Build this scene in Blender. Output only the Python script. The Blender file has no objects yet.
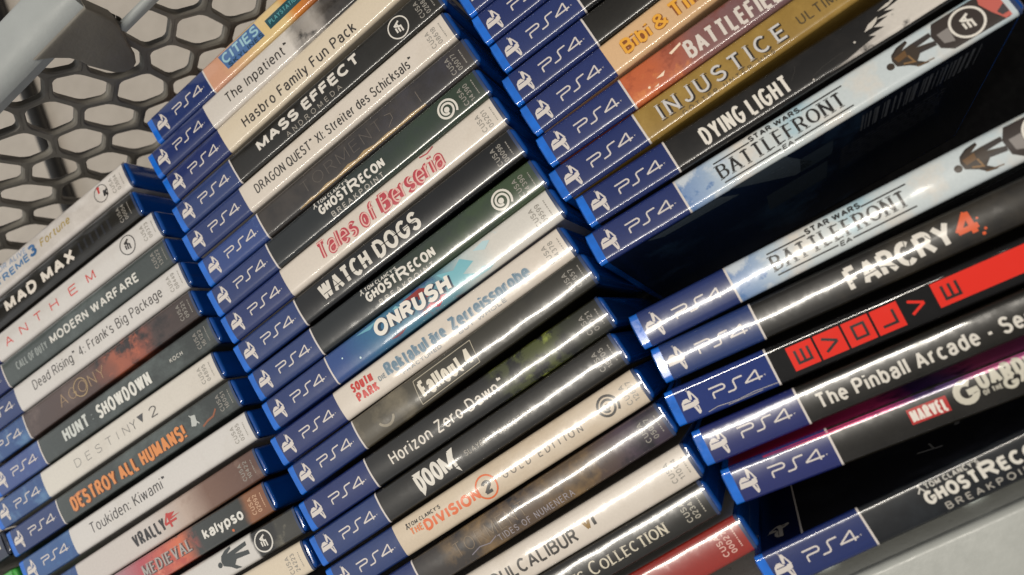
import bpy, bmesh, math, random
from mathutils import Vector, Matrix

C = bpy.context.scene.collection
SC = bpy.context.scene
MM = 0.001
DEPTH = 135.0          # case depth (mm); an Empty sits at the base of each case

# ------------------------------------------------------------------ colour + materials
def lin(h):
    h = h.lstrip('#')
    r = [int(h[i:i + 2], 16) / 255 for i in (0, 2, 4)]
    return tuple(((c + .055) / 1.055) ** 2.4 if c > .04045 else c / 12.92 for c in r) + (1.0,)

class NT:
    def __init__(s, name):
        s.m = bpy.data.materials.new(name); s.m.use_nodes = True
        s.t = s.m.node_tree; s.b = s.t.nodes['Principled BSDF']
    def n(s, kind, **kw):
        q = s.t.nodes.new(kind)
        for k, v in kw.items(): setattr(q, k, v)
        return q
    def l(s, a, b): s.t.links.new(a, b)
    def math(s, op, a, b=None, clamp=False):
        q = s.n('ShaderNodeMath', operation=op); q.use_clamp = clamp
        for i, v in enumerate((a, b)):
            if v is None: continue
            if isinstance(v, (int, float)): q.inputs[i].default_value = v
            else: s.l(v, q.inputs[i])
        return q.outputs[0]
    def noise(s, vec, scale, detail=2, rough=.5):
        q = s.n('ShaderNodeTexNoise'); q.inputs['Scale'].default_value = scale
        q.inputs['Detail'].default_value = detail; q.inputs['Roughness'].default_value = rough
        if vec is not None: s.l(vec, q.inputs['Vector'])
        return q.outputs['Fac']
    def mix(s, fac, a, b):
        q = s.n('ShaderNodeMix', data_type='RGBA')
        for v, i in ((fac, 0), (a, 6), (b, 7)):
            if isinstance(v, (int, float)): q.inputs[i].default_value = v
            elif isinstance(v, tuple): q.inputs[i].default_value = v
            else: s.l(v, q.inputs[i])
        return q.outputs[2]
    def ramp(s, fac, stops, interp='LINEAR'):
        q = s.n('ShaderNodeValToRGB'); e = q.color_ramp.elements; q.color_ramp.interpolation = interp
        while len(e) < len(stops): e.new(.5)
        for el, (p, c) in zip(e, stops):
            el.position = p; el.color = c
        s.l(fac, q.inputs[0]); return q.outputs[0]

def film(k, rough=.3, coat=1.0, crough=.095, bump=.55, spec=.4):
    """printed paper under a wavy clear sleeve: a clear coat with a gentle film ripple"""
    b = k.b
    b.inputs['Roughness'].default_value = rough
    b.inputs['Specular IOR Level'].default_value = spec
    b.inputs['Coat Weight'].default_value = coat
    b.inputs['Coat Roughness'].default_value = crough
    g = k.n('ShaderNodeNewGeometry')
    mp = k.n('ShaderNodeMapping'); mp.inputs['Scale'].default_value = (.8, .55, .2)
    k.l(g.outputs['Position'], mp.inputs['Vector'])
    f1 = k.noise(mp.outputs[0], 62, 1, .4)
    h = f1
    bp = k.n('ShaderNodeBump'); bp.inputs['Strength'].default_value = bump; bp.inputs['Distance'].default_value = .0012
    k.l(h, bp.inputs['Height'])
    k.l(bp.outputs[0], b.inputs['Coat Normal'])
    # fine dust and rub marks in the clear sleeve
    d = k.noise(g.outputs['Position'], 260, 4, .65)
    r = k.ramp(d, [(.45, (crough,) * 3 + (1,)), (.75, (crough + .12,) * 3 + (1,))])
    k.l(r, b.inputs['Coat Roughness'])
    return k.m

MATS = {}
def ink(hexc, **kw):
    key = ('ink', hexc, tuple(kw.items()))
    if key not in MATS:
        k = NT('ink_' + hexc.strip('#')); k.b.inputs['Base Color'].default_value = lin(hexc)
        MATS[key] = film(k, **kw)
    return MATS[key]

def art(name, stops, amp=0.0, nscale=60, blots=(), grain=.06, interp='LINEAR', band=None, **kw):
    """spine print: colour stops along the spine (mm), soft edges broken by noise, blots of other ink"""
    k = NT(name)
    tc = k.n('ShaderNodeTexCoord'); sx = k.n('ShaderNodeSeparateXYZ'); k.l(tc.outputs['Object'], sx.inputs[0])
    u = k.math('DIVIDE', sx.outputs[0], .171)
    if amp:
        nz = k.noise(tc.outputs['Object'], nscale, 5, .6)
        u = k.math('ADD', u, k.math('MULTIPLY', k.math('SUBTRACT', nz, .5), amp))
    col = k.ramp(u, [(max(0, min(1, a / 171)), lin(c)) for a, c in stops], interp)
    for i, (hexc, scale, lo, hi, u0, u1) in enumerate(blots):
        mp = k.n('ShaderNodeMapping'); mp.inputs['Location'].default_value = (i * 1.7 + .3, i * .9, 0)
        k.l(tc.outputs['Object'], mp.inputs[0])
        nz = k.noise(mp.outputs[0], scale, 5, .62)
        m = k.ramp(nz, [(lo, (0, 0, 0, 1)), (hi, (1, 1, 1, 1))])
        w = k.ramp(k.math('DIVIDE', sx.outputs[0], .171),
                   [(max(0, u0 - 6) / 171, (0, 0, 0, 1)), (u0 / 171, (1, 1, 1, 1)), (u1 / 171, (1, 1, 1, 1)), (min(171, u1 + 6) / 171, (0, 0, 0, 1))])
        col = k.mix(k.math('MULTIPLY', m, w), col, lin(hexc))
    g = k.noise(tc.outputs['Object'], 900, 2, .5)
    gr = k.ramp(g, [(.3, (1 - grain,) * 3 + (1,)), (.7, (1, 1, 1, 1))])
    q = k.n('ShaderNodeMix', data_type='RGBA', blend_type='MULTIPLY'); q.inputs[0].default_value = 1
    k.l(col, q.inputs[6]); k.l(gr, q.inputs[7])
    k.l(q.outputs[2], k.b.inputs['Base Color'])
    return film(k, **kw)

def plastic(name, hexc, rough=.3, coat=.0, var=.1, scale=40, bump=0.0, bscale=300, spec=.5):
    k = NT(name); b = k.b
    g = k.n('ShaderNodeNewGeometry')
    nz = k.noise(g.outputs['Position'], scale, 5, .6)
    c = lin(hexc)
    col = k.ramp(nz, [(.3, tuple(v * (1 - var) for v in c[:3]) + (1,)), (.7, tuple(min(1, v * (1 + var)) for v in c[:3]) + (1,))])
    k.l(col, b.inputs['Base Color'])
    b.inputs['Roughness'].default_value = rough; b.inputs['Coat Weight'].default_value = coat
    b.inputs['Specular IOR Level'].default_value = spec
    rr = k.ramp(k.noise(g.outputs['Position'], scale * 5, 4, .6), [(.35, (rough * .8,) * 3 + (1,)), (.7, (min(1, rough * 1.35),) * 3 + (1,))])
    k.l(rr, b.inputs['Roughness'])
    if bump:
        bp = k.n('ShaderNodeBump'); bp.inputs['Strength'].default_value = bump; bp.inputs['Distance'].default_value = .0005
        k.l(k.noise(g.outputs['Position'], bscale, 3, .6), bp.inputs['Height']); k.l(bp.outputs[0], b.inputs['Normal'])
    return k.m

# ------------------------------------------------------------------ stroke lettering
def A(cx, cy, rx, ry, a0, a1, n=0):
    n = n or max(4, int(abs(a1 - a0) / 20))
    return [(cx + rx * math.cos(math.radians(a0 + (a1 - a0) * i / n)), cy + ry * math.sin(math.radians(a0 + (a1 - a0) * i / n))) for i in range(n + 1)]
G = {
 'A': (.72, [[(0, 0), (.36, 1)], [(.36, 1), (.72, 0)], [(.12, .32), (.6, .32)]]),
 'B': (.62, [[(0, 0), (0, 1)], [(0, 1), (.32, 1)] + A(.32, .77, .25, .23, 90, -90) + [(0, .54)], [(0, .54), (.35, .54)] + A(.35, .27, .27, .27, 90, -90) + [(0, 0)]]),
 'C': (.68, [A(.36, .5, .36, .5, 48, 312)]),
 'D': (.66, [[(0, 0), (0, 1)], [(0, 1), (.26, 1)] + A(.26, .5, .4, .5, 90, -90) + [(0, 0)]]),
 'E': (.52, [[(0, 0), (0, 1)], [(0, 1), (.52, 1)], [(0, .53), (.47, .53)], [(0, 0), (.52, 0)]]),
 'F': (.5, [[(0, 0), (0, 1)], [(0, 1), (.5, 1)], [(0, .53), (.44, .53)]]),
 'G': (.72, [A(.37, .5, .37, .5, 48, 345) + [(.72, .46), (.4, .46)]]),
 'H': (.6, [[(0, 0), (0, 1)], [(.6, 0), (.6, 1)], [(0, .53), (.6, .53)]]),
 'I': (0, [[(0, 0), (0, 1)]]),
 'J': (.4, [[(.4, 1), (.4, .24)] + A(.2, .24, .2, .24, 0, -180)]),
 'K': (.6, [[(0, 0), (0, 1)], [(.57, 1), (0, .38)], [(.2, .58), (.6, 0)]]),
 'L': (.5, [[(0, 1), (0, 0)], [(0, 0), (.5, 0)]]),
 'M': (.78, [[(0, 0), (0, 1)], [(0, 1), (.39, .08)], [(.39, .08), (.78, 1)], [(.78, 1), (.78, 0)]]),
 'N': (.62, [[(0, 0), (0, 1)], [(0, 1), (.62, 0)], [(.62, 0), (.62, 1)]]),
 'O': (.78, [A(.39, .5, .39, .5, 0, 360, 28)]),
 'P': (.58, [[(0, 0), (0, 1)], [(0, 1), (.32, 1)] + A(.32, .74, .26, .26, 90, -90) + [(0, .48)]]),
 'Q': (.78, [A(.39, .5, .39, .5, 0, 360, 28), [(.45, .25), (.8, -.04)]]),
 'R': (.62, [[(0, 0), (0, 1)], [(0, 1), (.34, 1)] + A(.34, .75, .25, .25, 90, -90) + [(0, .5)], [(.32, .5), (.62, 0)]]),
 'S': (.58, [A(.29, .76, .27, .24, 22, 270) + A(.29, .26, .29, .26, 90, -158)]),
 'T': (.62, [[(0, 1), (.62, 1)], [(.31, 1), (.31, 0)]]),
 'U': (.6, [[(0, 1), (0, .3)] + A(.3, .3, .3, .3, 180, 360) + [(.6, 1)]]),
 'V': (.68, [[(0, 1), (.34, 0)], [(.34, 0), (.68, 1)]]),
 'W': (1.0, [[(0, 1), (.25, 0)], [(.25, 0), (.5, 1)], [(.5, 1), (.75, 0)], [(.75, 0), (1, 1)]]),
 'X': (.64, [[(0, 0), (.64, 1)], [(0, 1), (.64, 0)]]),
 'Y': (.64, [[(0, 1), (.32, .45)], [(.64, 1), (.32, .45)], [(.32, .5), (.32, 0)]]),
 'Z': (.58, [[(0, 1), (.58, 1)], [(.58, 1), (0, 0)], [(0, 0), (.58, 0)]]),
 '0': (.52, [A(.26, .5, .26, .5, 0, 360, 24)]), '1': (.24, [[(0, .78), (.24, 1)], [(.24, 1), (.24, 0)]]),
 '2': (.54, [A(.27, .72, .27, .28, 168, -25) + [(0, 0)], [(0, 0), (.54, 0)]]),
 '3': (.54, [A(.26, .76, .24, .24, 155, -90), A(.27, .26, .27, .26, 90, -158)]),
 '4': (.58, [[(.42, 0), (.42, 1)], [(.42, 1), (0, .28)], [(0, .28), (.58, .28)]]),
 '5': (.54, [[(.5, 1), (.08, 1)], [(.08, 1), (.04, .52)] + A(.27, .33, .27, .33, 128, -150)]),
 '6': (.54, [A(.27, .31, .27, .31, 0, 360, 20), [(.01, .36)] + A(.3, .5, .29, .5, 175, 55)]),
 '7': (.54, [[(0, 1), (.54, 1)], [(.54, 1), (.2, 0)]]),
 '8': (.54, [A(.27, .76, .23, .24, 0, 360, 18), A(.27, .26, .27, .26, 0, 360, 20)]),
 '9': (.54, [A(.27, .69, .27, .31, 0, 360, 20), [(.53, .64)] + A(.24, .5, .29, .5, -5, -125)]),
 'a': (.48, [[(.03, .54)] + A(.24, .52, .22, .2, 150, 0) + [(.46, .08), (.5, 0)], [(.46, .42), (.22, .4)] + A(.2, .2, .2, .2, 95, 270) + [(.32, .02), (.46, .16)]]),
 'b': (.5, [[(0, 0), (0, 1)], A(.25, .36, .25, .36, 0, 360, 20)]), 'c': (.45, [A(.25, .36, .25, .36, 48, 312)]),
 'd': (.5, [[(.5, 0), (.5, 1)], A(.25, .36, .25, .36, 0, 360, 20)]),
 'e': (.5, [[(.02, .38), (.5, .38)] + A(.25, .36, .25, .36, 8, 318)]),
 'f': (.3, [[(.12, 0), (.12, .8)] + A(.28, .8, .16, .2, 180, 75), [(0, .7), (.3, .7)]]),
 'g': (.5, [A(.25, .37, .25, .35, 0, 360, 20), [(.5, .72), (.5, -.06)] + A(.26, -.06, .24, .22, 0, -155)]),
 'h': (.46, [[(0, 0), (0, 1)], [(0, .42)] + A(.23, .46, .23, .26, 180, 0) + [(.46, 0)]]),
 'i': (0, [[(0, 0), (0, .72)], [(0, .9), (0, 1.02)]]),
 'k': (.45, [[(0, 0), (0, 1)], [(.42, .72), (0, .28)], [(.15, .42), (.46, 0)]]), 'l': (0, [[(0, 0), (0, 1)]]),
 'm': (.76, [[(0, 0), (0, .72)], [(0, .45)] + A(.19, .48, .19, .24, 180, 0) + [(.38, 0)], [(.38, .45)] + A(.57, .48, .19, .24, 180, 0) + [(.76, 0)]]),
 'n': (.46, [[(0, 0), (0, .72)], [(0, .42)] + A(.23, .46, .23, .26, 180, 0) + [(.46, 0)]]),
 'o': (.5, [A(.25, .36, .25, .36, 0, 360, 20)]), 'p': (.5, [[(0, -.28), (0, .72)], A(.25, .36, .25, .36, 0, 360, 20)]),
 'r': (.28, [[(0, 0), (0, .72)], [(0, .4)] + A(.24, .4, .24, .31, 180, 80)]),
 's': (.42, [A(.21, .54, .19, .18, 25, 270) + A(.21, .18, .21, .18, 90, -155)]),
 't': (.3, [[(.13, .92), (.13, .15)] + A(.28, .15, .15, .15, 180, 285), [(0, .7), (.3, .7)]]),
 'u': (.46, [[(0, .72), (0, .26)] + A(.23, .26, .23, .26, 180, 360), [(.46, .72), (.46, 0)]]),
 'w': (.7, [[(0, .72), (.17, 0)], [(.17, 0), (.35, .72)], [(.35, .72), (.53, 0)], [(.53, 0), (.7, .72)]]),
 'y': (.46, [[(0, .72), (.24, .02)], [(.46, .72), (.2, -.14), (.04, -.26)]]),
 'z': (.42, [[(0, .72), (.42, .72)], [(.42, .72), (0, 0)], [(0, 0), (.42, 0)]]),
 'v': (.46, [[(0, .72), (.23, 0)], [(.23, 0), (.46, .72)]]),
 "'": (0, [[(0, .74), (0, 1)]]), ':': (0, [[(0, 0), (0, .13)], [(0, .56), (0, .69)]]), '.': (0, [[(0, 0), (0, .12)]]),
 '-': (.28, [[(0, .38), (.28, .38)]]), '!': (0, [[(0, .3), (0, 1)], [(0, 0), (0, .12)]]), '|': (0, [[(0, 0), (0, 1)]]),
 '/': (.3, [[(0, 0), (.3, 1)]]),
 '&': (.66, [[(.64, 0), (.12, .68)] + A(.28, .8, .18, .2, 200, -20) + [(.1, .42)] + A(.26, .24, .26, .24, 150, 350) + [(.62, .46)]]),
 '*': (.3, [[(0, 1.0), (.16, 1.0)], [(.08, 1.0), (.08, .8)], [(.2, .8), (.2, 1)], [(.3, .8), (.3, 1)]]),   # small tm
}
G['Ö'] = (.78, G['O'][1] + [[(.26, 1.1), (.26, 1.22)], [(.52, 1.1), (.52, 1.22)]])
G['ä'] = (.48, G['a'][1] + [[(.12, .88), (.12, 1)], [(.36, .88), (.36, 1)]])

class Bits:
    """collects flat ink shapes laid on a spine (mm, spine coordinates)"""
    def __init__(s): s.v = []; s.f = []; s.k = 0
    def strip(s, pts, t, xf, step=.9, contrast=0.0):
        # pts in mm; resample then offset to a ribbon
        P = [Vector(pts[0])]
        for a, b in zip(pts, pts[1:]):
            a, b = Vector(a), Vector(b); L = (b - a).length
            if L < 1e-6: continue
            m = max(1, int(math.ceil(L / step)))
            for i in range(1, m + 1): P.append(a + (b - a) * i / m)
        if len(P) < 2: return
        base = len(s.v); s.k += 1; z = (s.k % 24) * .0025
        for i, p in enumerate(P):
            d0 = (p - P[i - 1]).normalized() if i else (P[1] - p).normalized()
            d1 = (P[i + 1] - p).normalized() if i < len(P) - 1 else d0
            d = (d0 + d1)
            d = d.normalized() if d.length > 1e-4 else d0
            n = Vector((-d.y, d.x))
            c = max(.5, abs(d.dot(d0)))
            w = t / 2 / c
            if contrast: w *= (1 - contrast) + contrast * abs(d.y) ** 1.5
            for q in (p + n * w, p - n * w):
                x, y = xf(q.x, q.y); s.v.append((x, y, z))
        for i in range(len(P) - 1):
            a = base + 2 * i
            s.f.append((a, a + 1, a + 3, a + 2))
    def text(s, txt, u0, v0, u1, v1, h, t=.13, shear=0.0, gap=.17, contrast=0, serif=False, rot=False, smallcaps=None):
        L = math.hypot(u1 - u0, v1 - v0); ang = math.atan2(v1 - v0, u1 - u0); ca, sa = math.cos(ang), math.sin(ang)
        n = sum(1 for c in txt if c != ' '); th = t * h
        hs = [(1 if (smallcaps is None or c in smallcaps) else .8) for c in txt]
        tot = sum(((G[c][0] if c != ' ' else .28) + gap) * k for c, k in zip(txt, hs)) - gap
        sx = max(.2, (L - n * th) / (max(tot, .05) * h))
        x = 0.0
        for c, k in zip(txt, hs):
            if c == ' ': x += (.28 + gap) * h * sx; continue
            w, st = G[c]
            hh = h * k
            for pl in st:
                P = []
                for (a, b) in pl:
                    yy = th / 2 + b * (hh - th); xx = x + th / 2 + a * hh * sx
                    P.append((xx + shear * yy, yy))
                s.strip(P, th, lambda X, Y: (u0 + X * ca - Y * sa, v0 + X * sa + Y * ca), contrast=contrast)
                if serif:
                    for i, j in ((0, 1), (-1, -2)):
                        b = pl[i][1]
                        if b in (0, 1) and abs(pl[i][1] - pl[j][1]) > abs(pl[i][0] - pl[j][0]):
                            yy = th * .18 if b == 0 else hh - th * .18
                            X = P[i][0]
                            s.strip([(X - th * .95, yy), (X + th * .95, yy)], th * .3, lambda X, Y: (u0 + X * ca - Y * sa, v0 + X * sa + Y * ca))
            x += w * hh * sx + th + gap * h * sx
        return s
    def rtext(s, txt, u, v0, v1, h, t=.14, shear=0, gap=.17):
        """text turned a quarter: reads towards +v, tops towards -u; u is the baseline"""
        b = Bits(); b.text(txt, 0, 0, v1 - v0, 0, h, t, shear, gap)
        o = len(s.v)
        for x, y, z in b.v: s.v.append((u - y, v0 + x, z))
        s.f += [tuple(i + o for i in f) for f in b.f]
        return s
    def line(s, pts, t): s.strip(pts, t, lambda x, y: (x, y)); return s
    def ring(s, cu, cv, r, t, a0=0, a1=360, ry=None):
        s.strip(A(cu, cv, r, ry or r, a0, a1, max(8, int(abs(a1 - a0) / 12))), t, lambda x, y: (x, y)); return s
    def poly(s, pts, cell=.9):
        """filled outline, cut into small cells so that it follows the curved spine"""
        bm = bmesh.new(); vs = [bm.verts.new((x, y, 0)) for x, y in pts]
        try: bm.faces.new(vs)
        except ValueError: bm.free(); return s
        bmesh.ops.triangulate(bm, faces=bm.faces[:])
        ys = [p[1] for p in pts]; y = min(ys) + cell
        while y < max(ys):
            g = bm.verts[:] + bm.edges[:] + bm.faces[:]
            bmesh.ops.bisect_plane(bm, geom=g, plane_co=(0, y, 0), plane_no=(0, 1, 0)); y += cell
        s.k += 1; z = (s.k % 24) * .0025; o = len(s.v)
        bm.verts.index_update()
        for v in bm.verts: s.v.append((v.co.x, v.co.y, z))
        for f in bm.faces:
            s.f.append(tuple(v.index + o for v in f.verts))
        bm.free(); return s
    def disc(s, cu, cv, r): return s.poly(A(cu, cv, r, r, 0, 345, 23))
    def rect(s, u0, v0, u1, v1): return s.poly([(u0, v0), (u1, v0), (u1, v1), (u0, v1)])

# ------------------------------------------------------------------ objects
def link(name, me, parent=None):
    o = bpy.data.objects.new(name, me); C.objects.link(o)
    if parent: o.parent = parent
    return o
def mesh(name, verts, faces, mat, parent=None, smooth=False, normals=None):
    me = bpy.data.meshes.new(name)
    me.from_pydata([tuple(c * MM for c in v) for v in verts], [], faces)
    me.materials.append(mat)
    if smooth or normals:
        for p in me.polygons: p.use_smooth = True
    me.update()
    if normals: me.normals_split_custom_set_from_vertices(normals)
    return link(name, me, parent)
def from_bm(name, bm, mat, parent=None, smooth=False):
    bmesh.ops.recalc_face_normals(bm, faces=bm.faces[:])
    for v in bm.verts: v.co *= MM
    me = bpy.data.meshes.new(name); bm.to_mesh(me); bm.free(); me.materials.append(mat)
    for p in me.polygons: p.use_smooth = True
    if not smooth: me.set_sharp_from_angle(angle=math.radians(38))
    return link(name, me, parent)
def tag(o, label, cat, group=None):
    o['label'] = label; o['category'] = cat
    if group: o['group'] = group
    return o

class Profile:
    """cross-section of a case spine: rounded long edges and a slight bulge of the film"""
    def __init__(s, T, bulge, r=1.7): s.T, s.b, s.r = T, bulge, r; s.h = T / 2 - r
    def z(s, y):
        a = abs(y)
        if a <= s.h: return .25 + s.b * (1 - (a / s.h) ** 2)
        a = min(a, s.T / 2 - 1e-4); d = a - s.h
        return .25 - s.r + math.sqrt(max(0, s.r ** 2 - d * d))
    def n(s, y):
        a = abs(y); sg = 1 if y >= 0 else -1
        if a <= s.h:
            v = Vector((0, 2 * s.b * y / s.h ** 2, 1))
            e = (a / s.h)
            if e > .86:                                   # blend into the rounded edge
                k = (e - .86) / .14; v = v + Vector((0, sg * .12 * k * k, 0))
        else:
            d = min(1, (a - s.h) / s.r); q = math.asin(d) ; q0 = math.atan(2 * s.b / s.h + .12)
            q = q0 + (math.pi / 2 - q0) * (q / (math.pi / 2)); v = Vector((0, sg * math.sin(q), math.cos(q)))
        return v.normalized()
    def ys(s):
        out = [-s.T / 2 + .001]
        for k in range(1, 7): out.append(-s.h - s.r * math.cos(math.pi / 2 * k / 6) )
        m = 12
        for k in range(1, m): out.append(-s.h + 2 * s.h * k / m)
        for k in range(6, 0, -1): out.append(s.h + s.r * math.cos(math.pi / 2 * k / 6))
        out.append(s.T / 2 - .001)
        return out

def sheet(name, pr, u0, u1, mat, parent, nseg=2, lift=0.0):
    ys = pr.ys(); V = []; N = []; F = []
    for i in range(nseg + 1):
        u = u0 + (u1 - u0) * i / nseg
        for y in ys:
            V.append((u, y, pr.z(y) + lift + DEPTH)); N.append(pr.n(y))
    m = len(ys)
    for i in range(nseg):
        for j in range(m - 1):
            a = i * m + j; F.append((a, a + m, a + m + 1, a + 1))
    return mesh(name, V, F, mat, parent, True, N)

def decal(name, bits, pr, mat, parent, lift=.03):
    V = []; N = []
    for x, y, z in bits.v:
        y2 = max(-pr.T / 2 + .01, min(pr.T / 2 - .01, y))
        V.append((x, y2, pr.z(y2) + lift + z + DEPTH)); N.append(pr.n(y2))
    # keep every ink face facing up
    F = []
    for f in bits.f:
        a = 0
        for i in range(len(f)):
            p, q = bits.v[f[i]], bits.v[f[(i + 1) % len(f)]]; a += p[0] * q[1] - q[0] * p[1]
        F.append(f if a > 0 else f[::-1])
    return mesh(name, V, F, mat, parent, True, N)

def shell_bm(T):
    bm = bmesh.new(); bmesh.ops.create_cube(bm, size=1)
    t = T - .9
    for v in bm.verts:
        v.co.x = 85 + v.co.x * 173; v.co.y *= t; v.co.z = (v.co.z + .5) * DEPTH
    ed = [e for e in bm.edges if abs(e.verts[0].co.z - e.verts[1].co.z) > 10]
    bmesh.ops.bevel(bm, geom=ed, offset=2.6, segments=5, affect='EDGES', profile=.5)
    ed = [e for e in bm.edges if e.verts[0].co.z > DEPTH - .01 and e.verts[1].co.z > DEPTH - .01 and len(e.link_faces) == 2 and any(abs(f.normal.z) < .5 for f in e.link_faces)]
    bm.normal_update()
    ed = [e for e in bm.edges if e.verts[0].co.z > DEPTH - .01 and e.verts[1].co.z > DEPTH - .01 and any(abs(f.normal.z) < .5 for f in e.link_faces)]
    bmesh.ops.bevel(bm, geom=ed, offset=1.4, segments=4, affect='EDGES', profile=.5)
    return bm

M_SHELL = plastic('blue_case_plastic', '#0B4692', rough=.16, coat=.8, var=.12, scale=60, spec=.5)
M_LITBLUE = plastic('lit_blue_plastic', '#1668CC', rough=.16, coat=.8, var=.2, scale=120)  # brighter copy of the case blue, carries the light on the left ends
M_SLEEVE = ink('#2B3B5E', crough=.05, bump=.9)
M_NAVYSHELL = plastic('dark_case_plastic', '#141A2C', rough=.25, coat=.4, var=.12, scale=60)
M_GREENSHELL = plastic('green_case_plastic', '#3E9E3C', rough=.3, coat=.3, var=.1, scale=60)
BANDS = [art('platform_blue_tone_%d' % i, [(0, h), (171, h)], grain=.1, blots=[(g, 28, .5, .75, 0, 45)]) for i, (h, g) in enumerate((('#22346A', '#2E4276'), ('#203067', '#2C3D74'), ('#25396E', '#34497C'), ('#212F66', '#303F76')))]
M_BAND = art('platform_blue', [(0, '#283A7A'), (171, '#283A7A')], grain=.08)
M_BAND2 = art('platform_blue_deep', [(0, '#1A2A62'), (171, '#1A2A62')], grain=.08)
M_BANDP = art('platform_blue_purple', [(0, '#222A66'), (171, '#222A66')], grain=.08)
M_BANDT = art('platform_blue_worn', [(0, '#2C4E86'), (171, '#2C4E86')], grain=.12, blots=[('#5E86B0', 90, .5, .75, 0, 45)])
WHITE = '#D2CAC4'
M_W = ink(WHITE)
SYMBOL = Bits()
for pts in ([(3.3, -1.9), (3.9, .9), (5.1, 2.0), (6.6, 2.0), (7.3, .95), (7.7, .75), (7.7, .35), (4.5, .35), (4.4, 0), (10.3, .0), (10.35, -.6), (10.2, -1.4), (9.0, -1.9), (5.9, -1.9)],
            [(7.35, 1.1), (7.75, 4.5), (8.75, 4.5), (9.35, 3.1), (8.75, 2.7), (8.55, 2.0), (8.3, .85)],
            [(8.9, 2.9), (9.45, 3.1), (10.6, .1), (9.9, -.05), (8.55, -.05), (8.62, .4), (9.75, .4)],
            [(7.7, -1.95), (8.7, -1.95), (9.25, -4.3), (9.35, -5.1), (9.0, -5.35), (8.55, -5.1)],
            [(9.0, -1.95), (9.8, -1.95), (9.75, -4.6), (9.35, -5.1), (9.15, -4.4), (9.3, -2.6)]):
    SYMBOL.poly(pts)
SYMBOL.ring(7.7, 4.9, .28, .12)
PLAT = Bits()
PLAT.line([(15.6, 2.0), (20.6, 2.0)] + A(20.6, 1.05, 1.15, .95, 80, -80) + [(17.2, .1)] + A(17.2, -.5, .7, .6, 95, 180) + [(16.4, -2.2)], .62)
PLAT.line([(22.0, -1.95), (24.4, -1.95)] + A(24.4, -1.05, .95, .9, -80, 0) + [(25.35, 1.0)] + A(26.3, 1.0, .95, .9, 180, 95) + [(29.2, 1.9)], .62)
PLAT.line([(34.6, -2.2), (34.6, 1.9)], .62).line([(34.6, 1.9), (29.2, -1.3)], .62).line([(29.2, -1.3), (36.1, -1.3)], .62)
PLAT.line([(36.7, -1.0), (37.4, -1.0)], .14).line([(37.05, -1.0), (37.05, -1.5)], .14)

GROUPS = {'c1': 'game cases in the left column', 'c2': 'game cases in the middle column', 'c3': 'game cases in the right column'}
rnd = random.Random(7)
def code(bits, num, u=156.3, tiny=True, top='CUSA'):
    bits.rtext(top, u + 2.6, -4.4, 4.2, 2.5, .15); bits.rtext(num, u + 6.0, -4.4, 4.2, 2.4, .15)
    if tiny:
        v = -3.6
        while v < 3.4:
            q = rnd.uniform(.3, .9); bits.line([(u + 8.4, v), (u + 8.4, v + q)], .5); v += q + rnd.uniform(.2, .45)
    return bits

def case(col, X, Y, yaw, label, spine, T=15.0, bulge=.4, roll=0.0, drop=0.0, front=None, back=None, band=None, divider=True,
         items=(), codenum=None, codecol='#8F8A82', codeu=156.3, lean=0.0, platform=True, name='game_case'):
    """one boxed game: X, Y = left end of the spine (mm), yaw in degrees; items = [(part name, Bits, ink)]"""
    e = bpy.data.objects.new(name, None); C.objects.link(e); e.empty_display_size = .02
    roll += rnd.uniform(-.9, .9); bulge *= rnd.uniform(.8, 1.15); drop += rnd.uniform(-.5, .7)
    Rm = Matrix.Rotation(math.radians(yaw), 3, 'Z') @ Matrix.Rotation(math.radians(roll), 3, 'X')
    p = Vector((X, Y, -drop)) - Rm @ Vector((0, 0, DEPTH))
    e.location = p * MM; e.rotation_euler = Rm.to_euler()
    tag(e, label, 'game case', GROUPS[col])
    pr = Profile(T, bulge)
    sh = from_bm('shell', shell_bm(T), M_SHELL, e)
    a, b = 2.6, 168.4
    sheet('lit_end_strip', Profile(T - .5, .05, 1.5), -.7, a, M_LITBLUE, e, 1, lift=-.1)  # strip coloured brighter for light falling on the left end
    if platform:
        sheet('platform_band', pr, a, 40.2, band or BANDS[rnd.randrange(4)], e)
        decal('band_symbol', SYMBOL, pr, M_W, e)
        decal('band_lettering', PLAT, pr, M_W, e)
        if divider:
            sheet('divider_strip', pr, 40.2, 41.0, M_W, e, 1)
            sheet('spine_print', pr, 41.0, b, spine, e, 6)
        else:
            sheet('spine_print', pr, 40.2, b, spine, e, 6)
    else:
        sheet('spine_print', pr, a, b, spine, e, 6)
    sheet('sleeve_edge', pr, b, 169.7, M_SLEEVE, e, 1, lift=.02)
    for sgn, nm, mt in ((1, 'front_cover', front), (-1, 'back_cover', back)):
        mt = mt or spine
        y = sgn * T / 2; z1 = pr.z(T / 2) + DEPTH
        V = [(a, y, 3), (b, y, 3), (b, y, z1), (a, y, z1)]
        mesh(nm, V, [(0, 1, 2, 3) if sgn < 0 else (3, 2, 1, 0)], mt, e)
    for i, it in enumerate(items):
        decal(it[0], it[1], pr, ink(it[2]) if isinstance(it[2], str) else it[2], e, lift=.03 + .065 * (it[3] if len(it) > 3 else i % 3))
    if codenum: decal('code_lettering', code(Bits(), codenum, codeu), pr, ink(codecol), e)
    return e, pr

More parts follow.
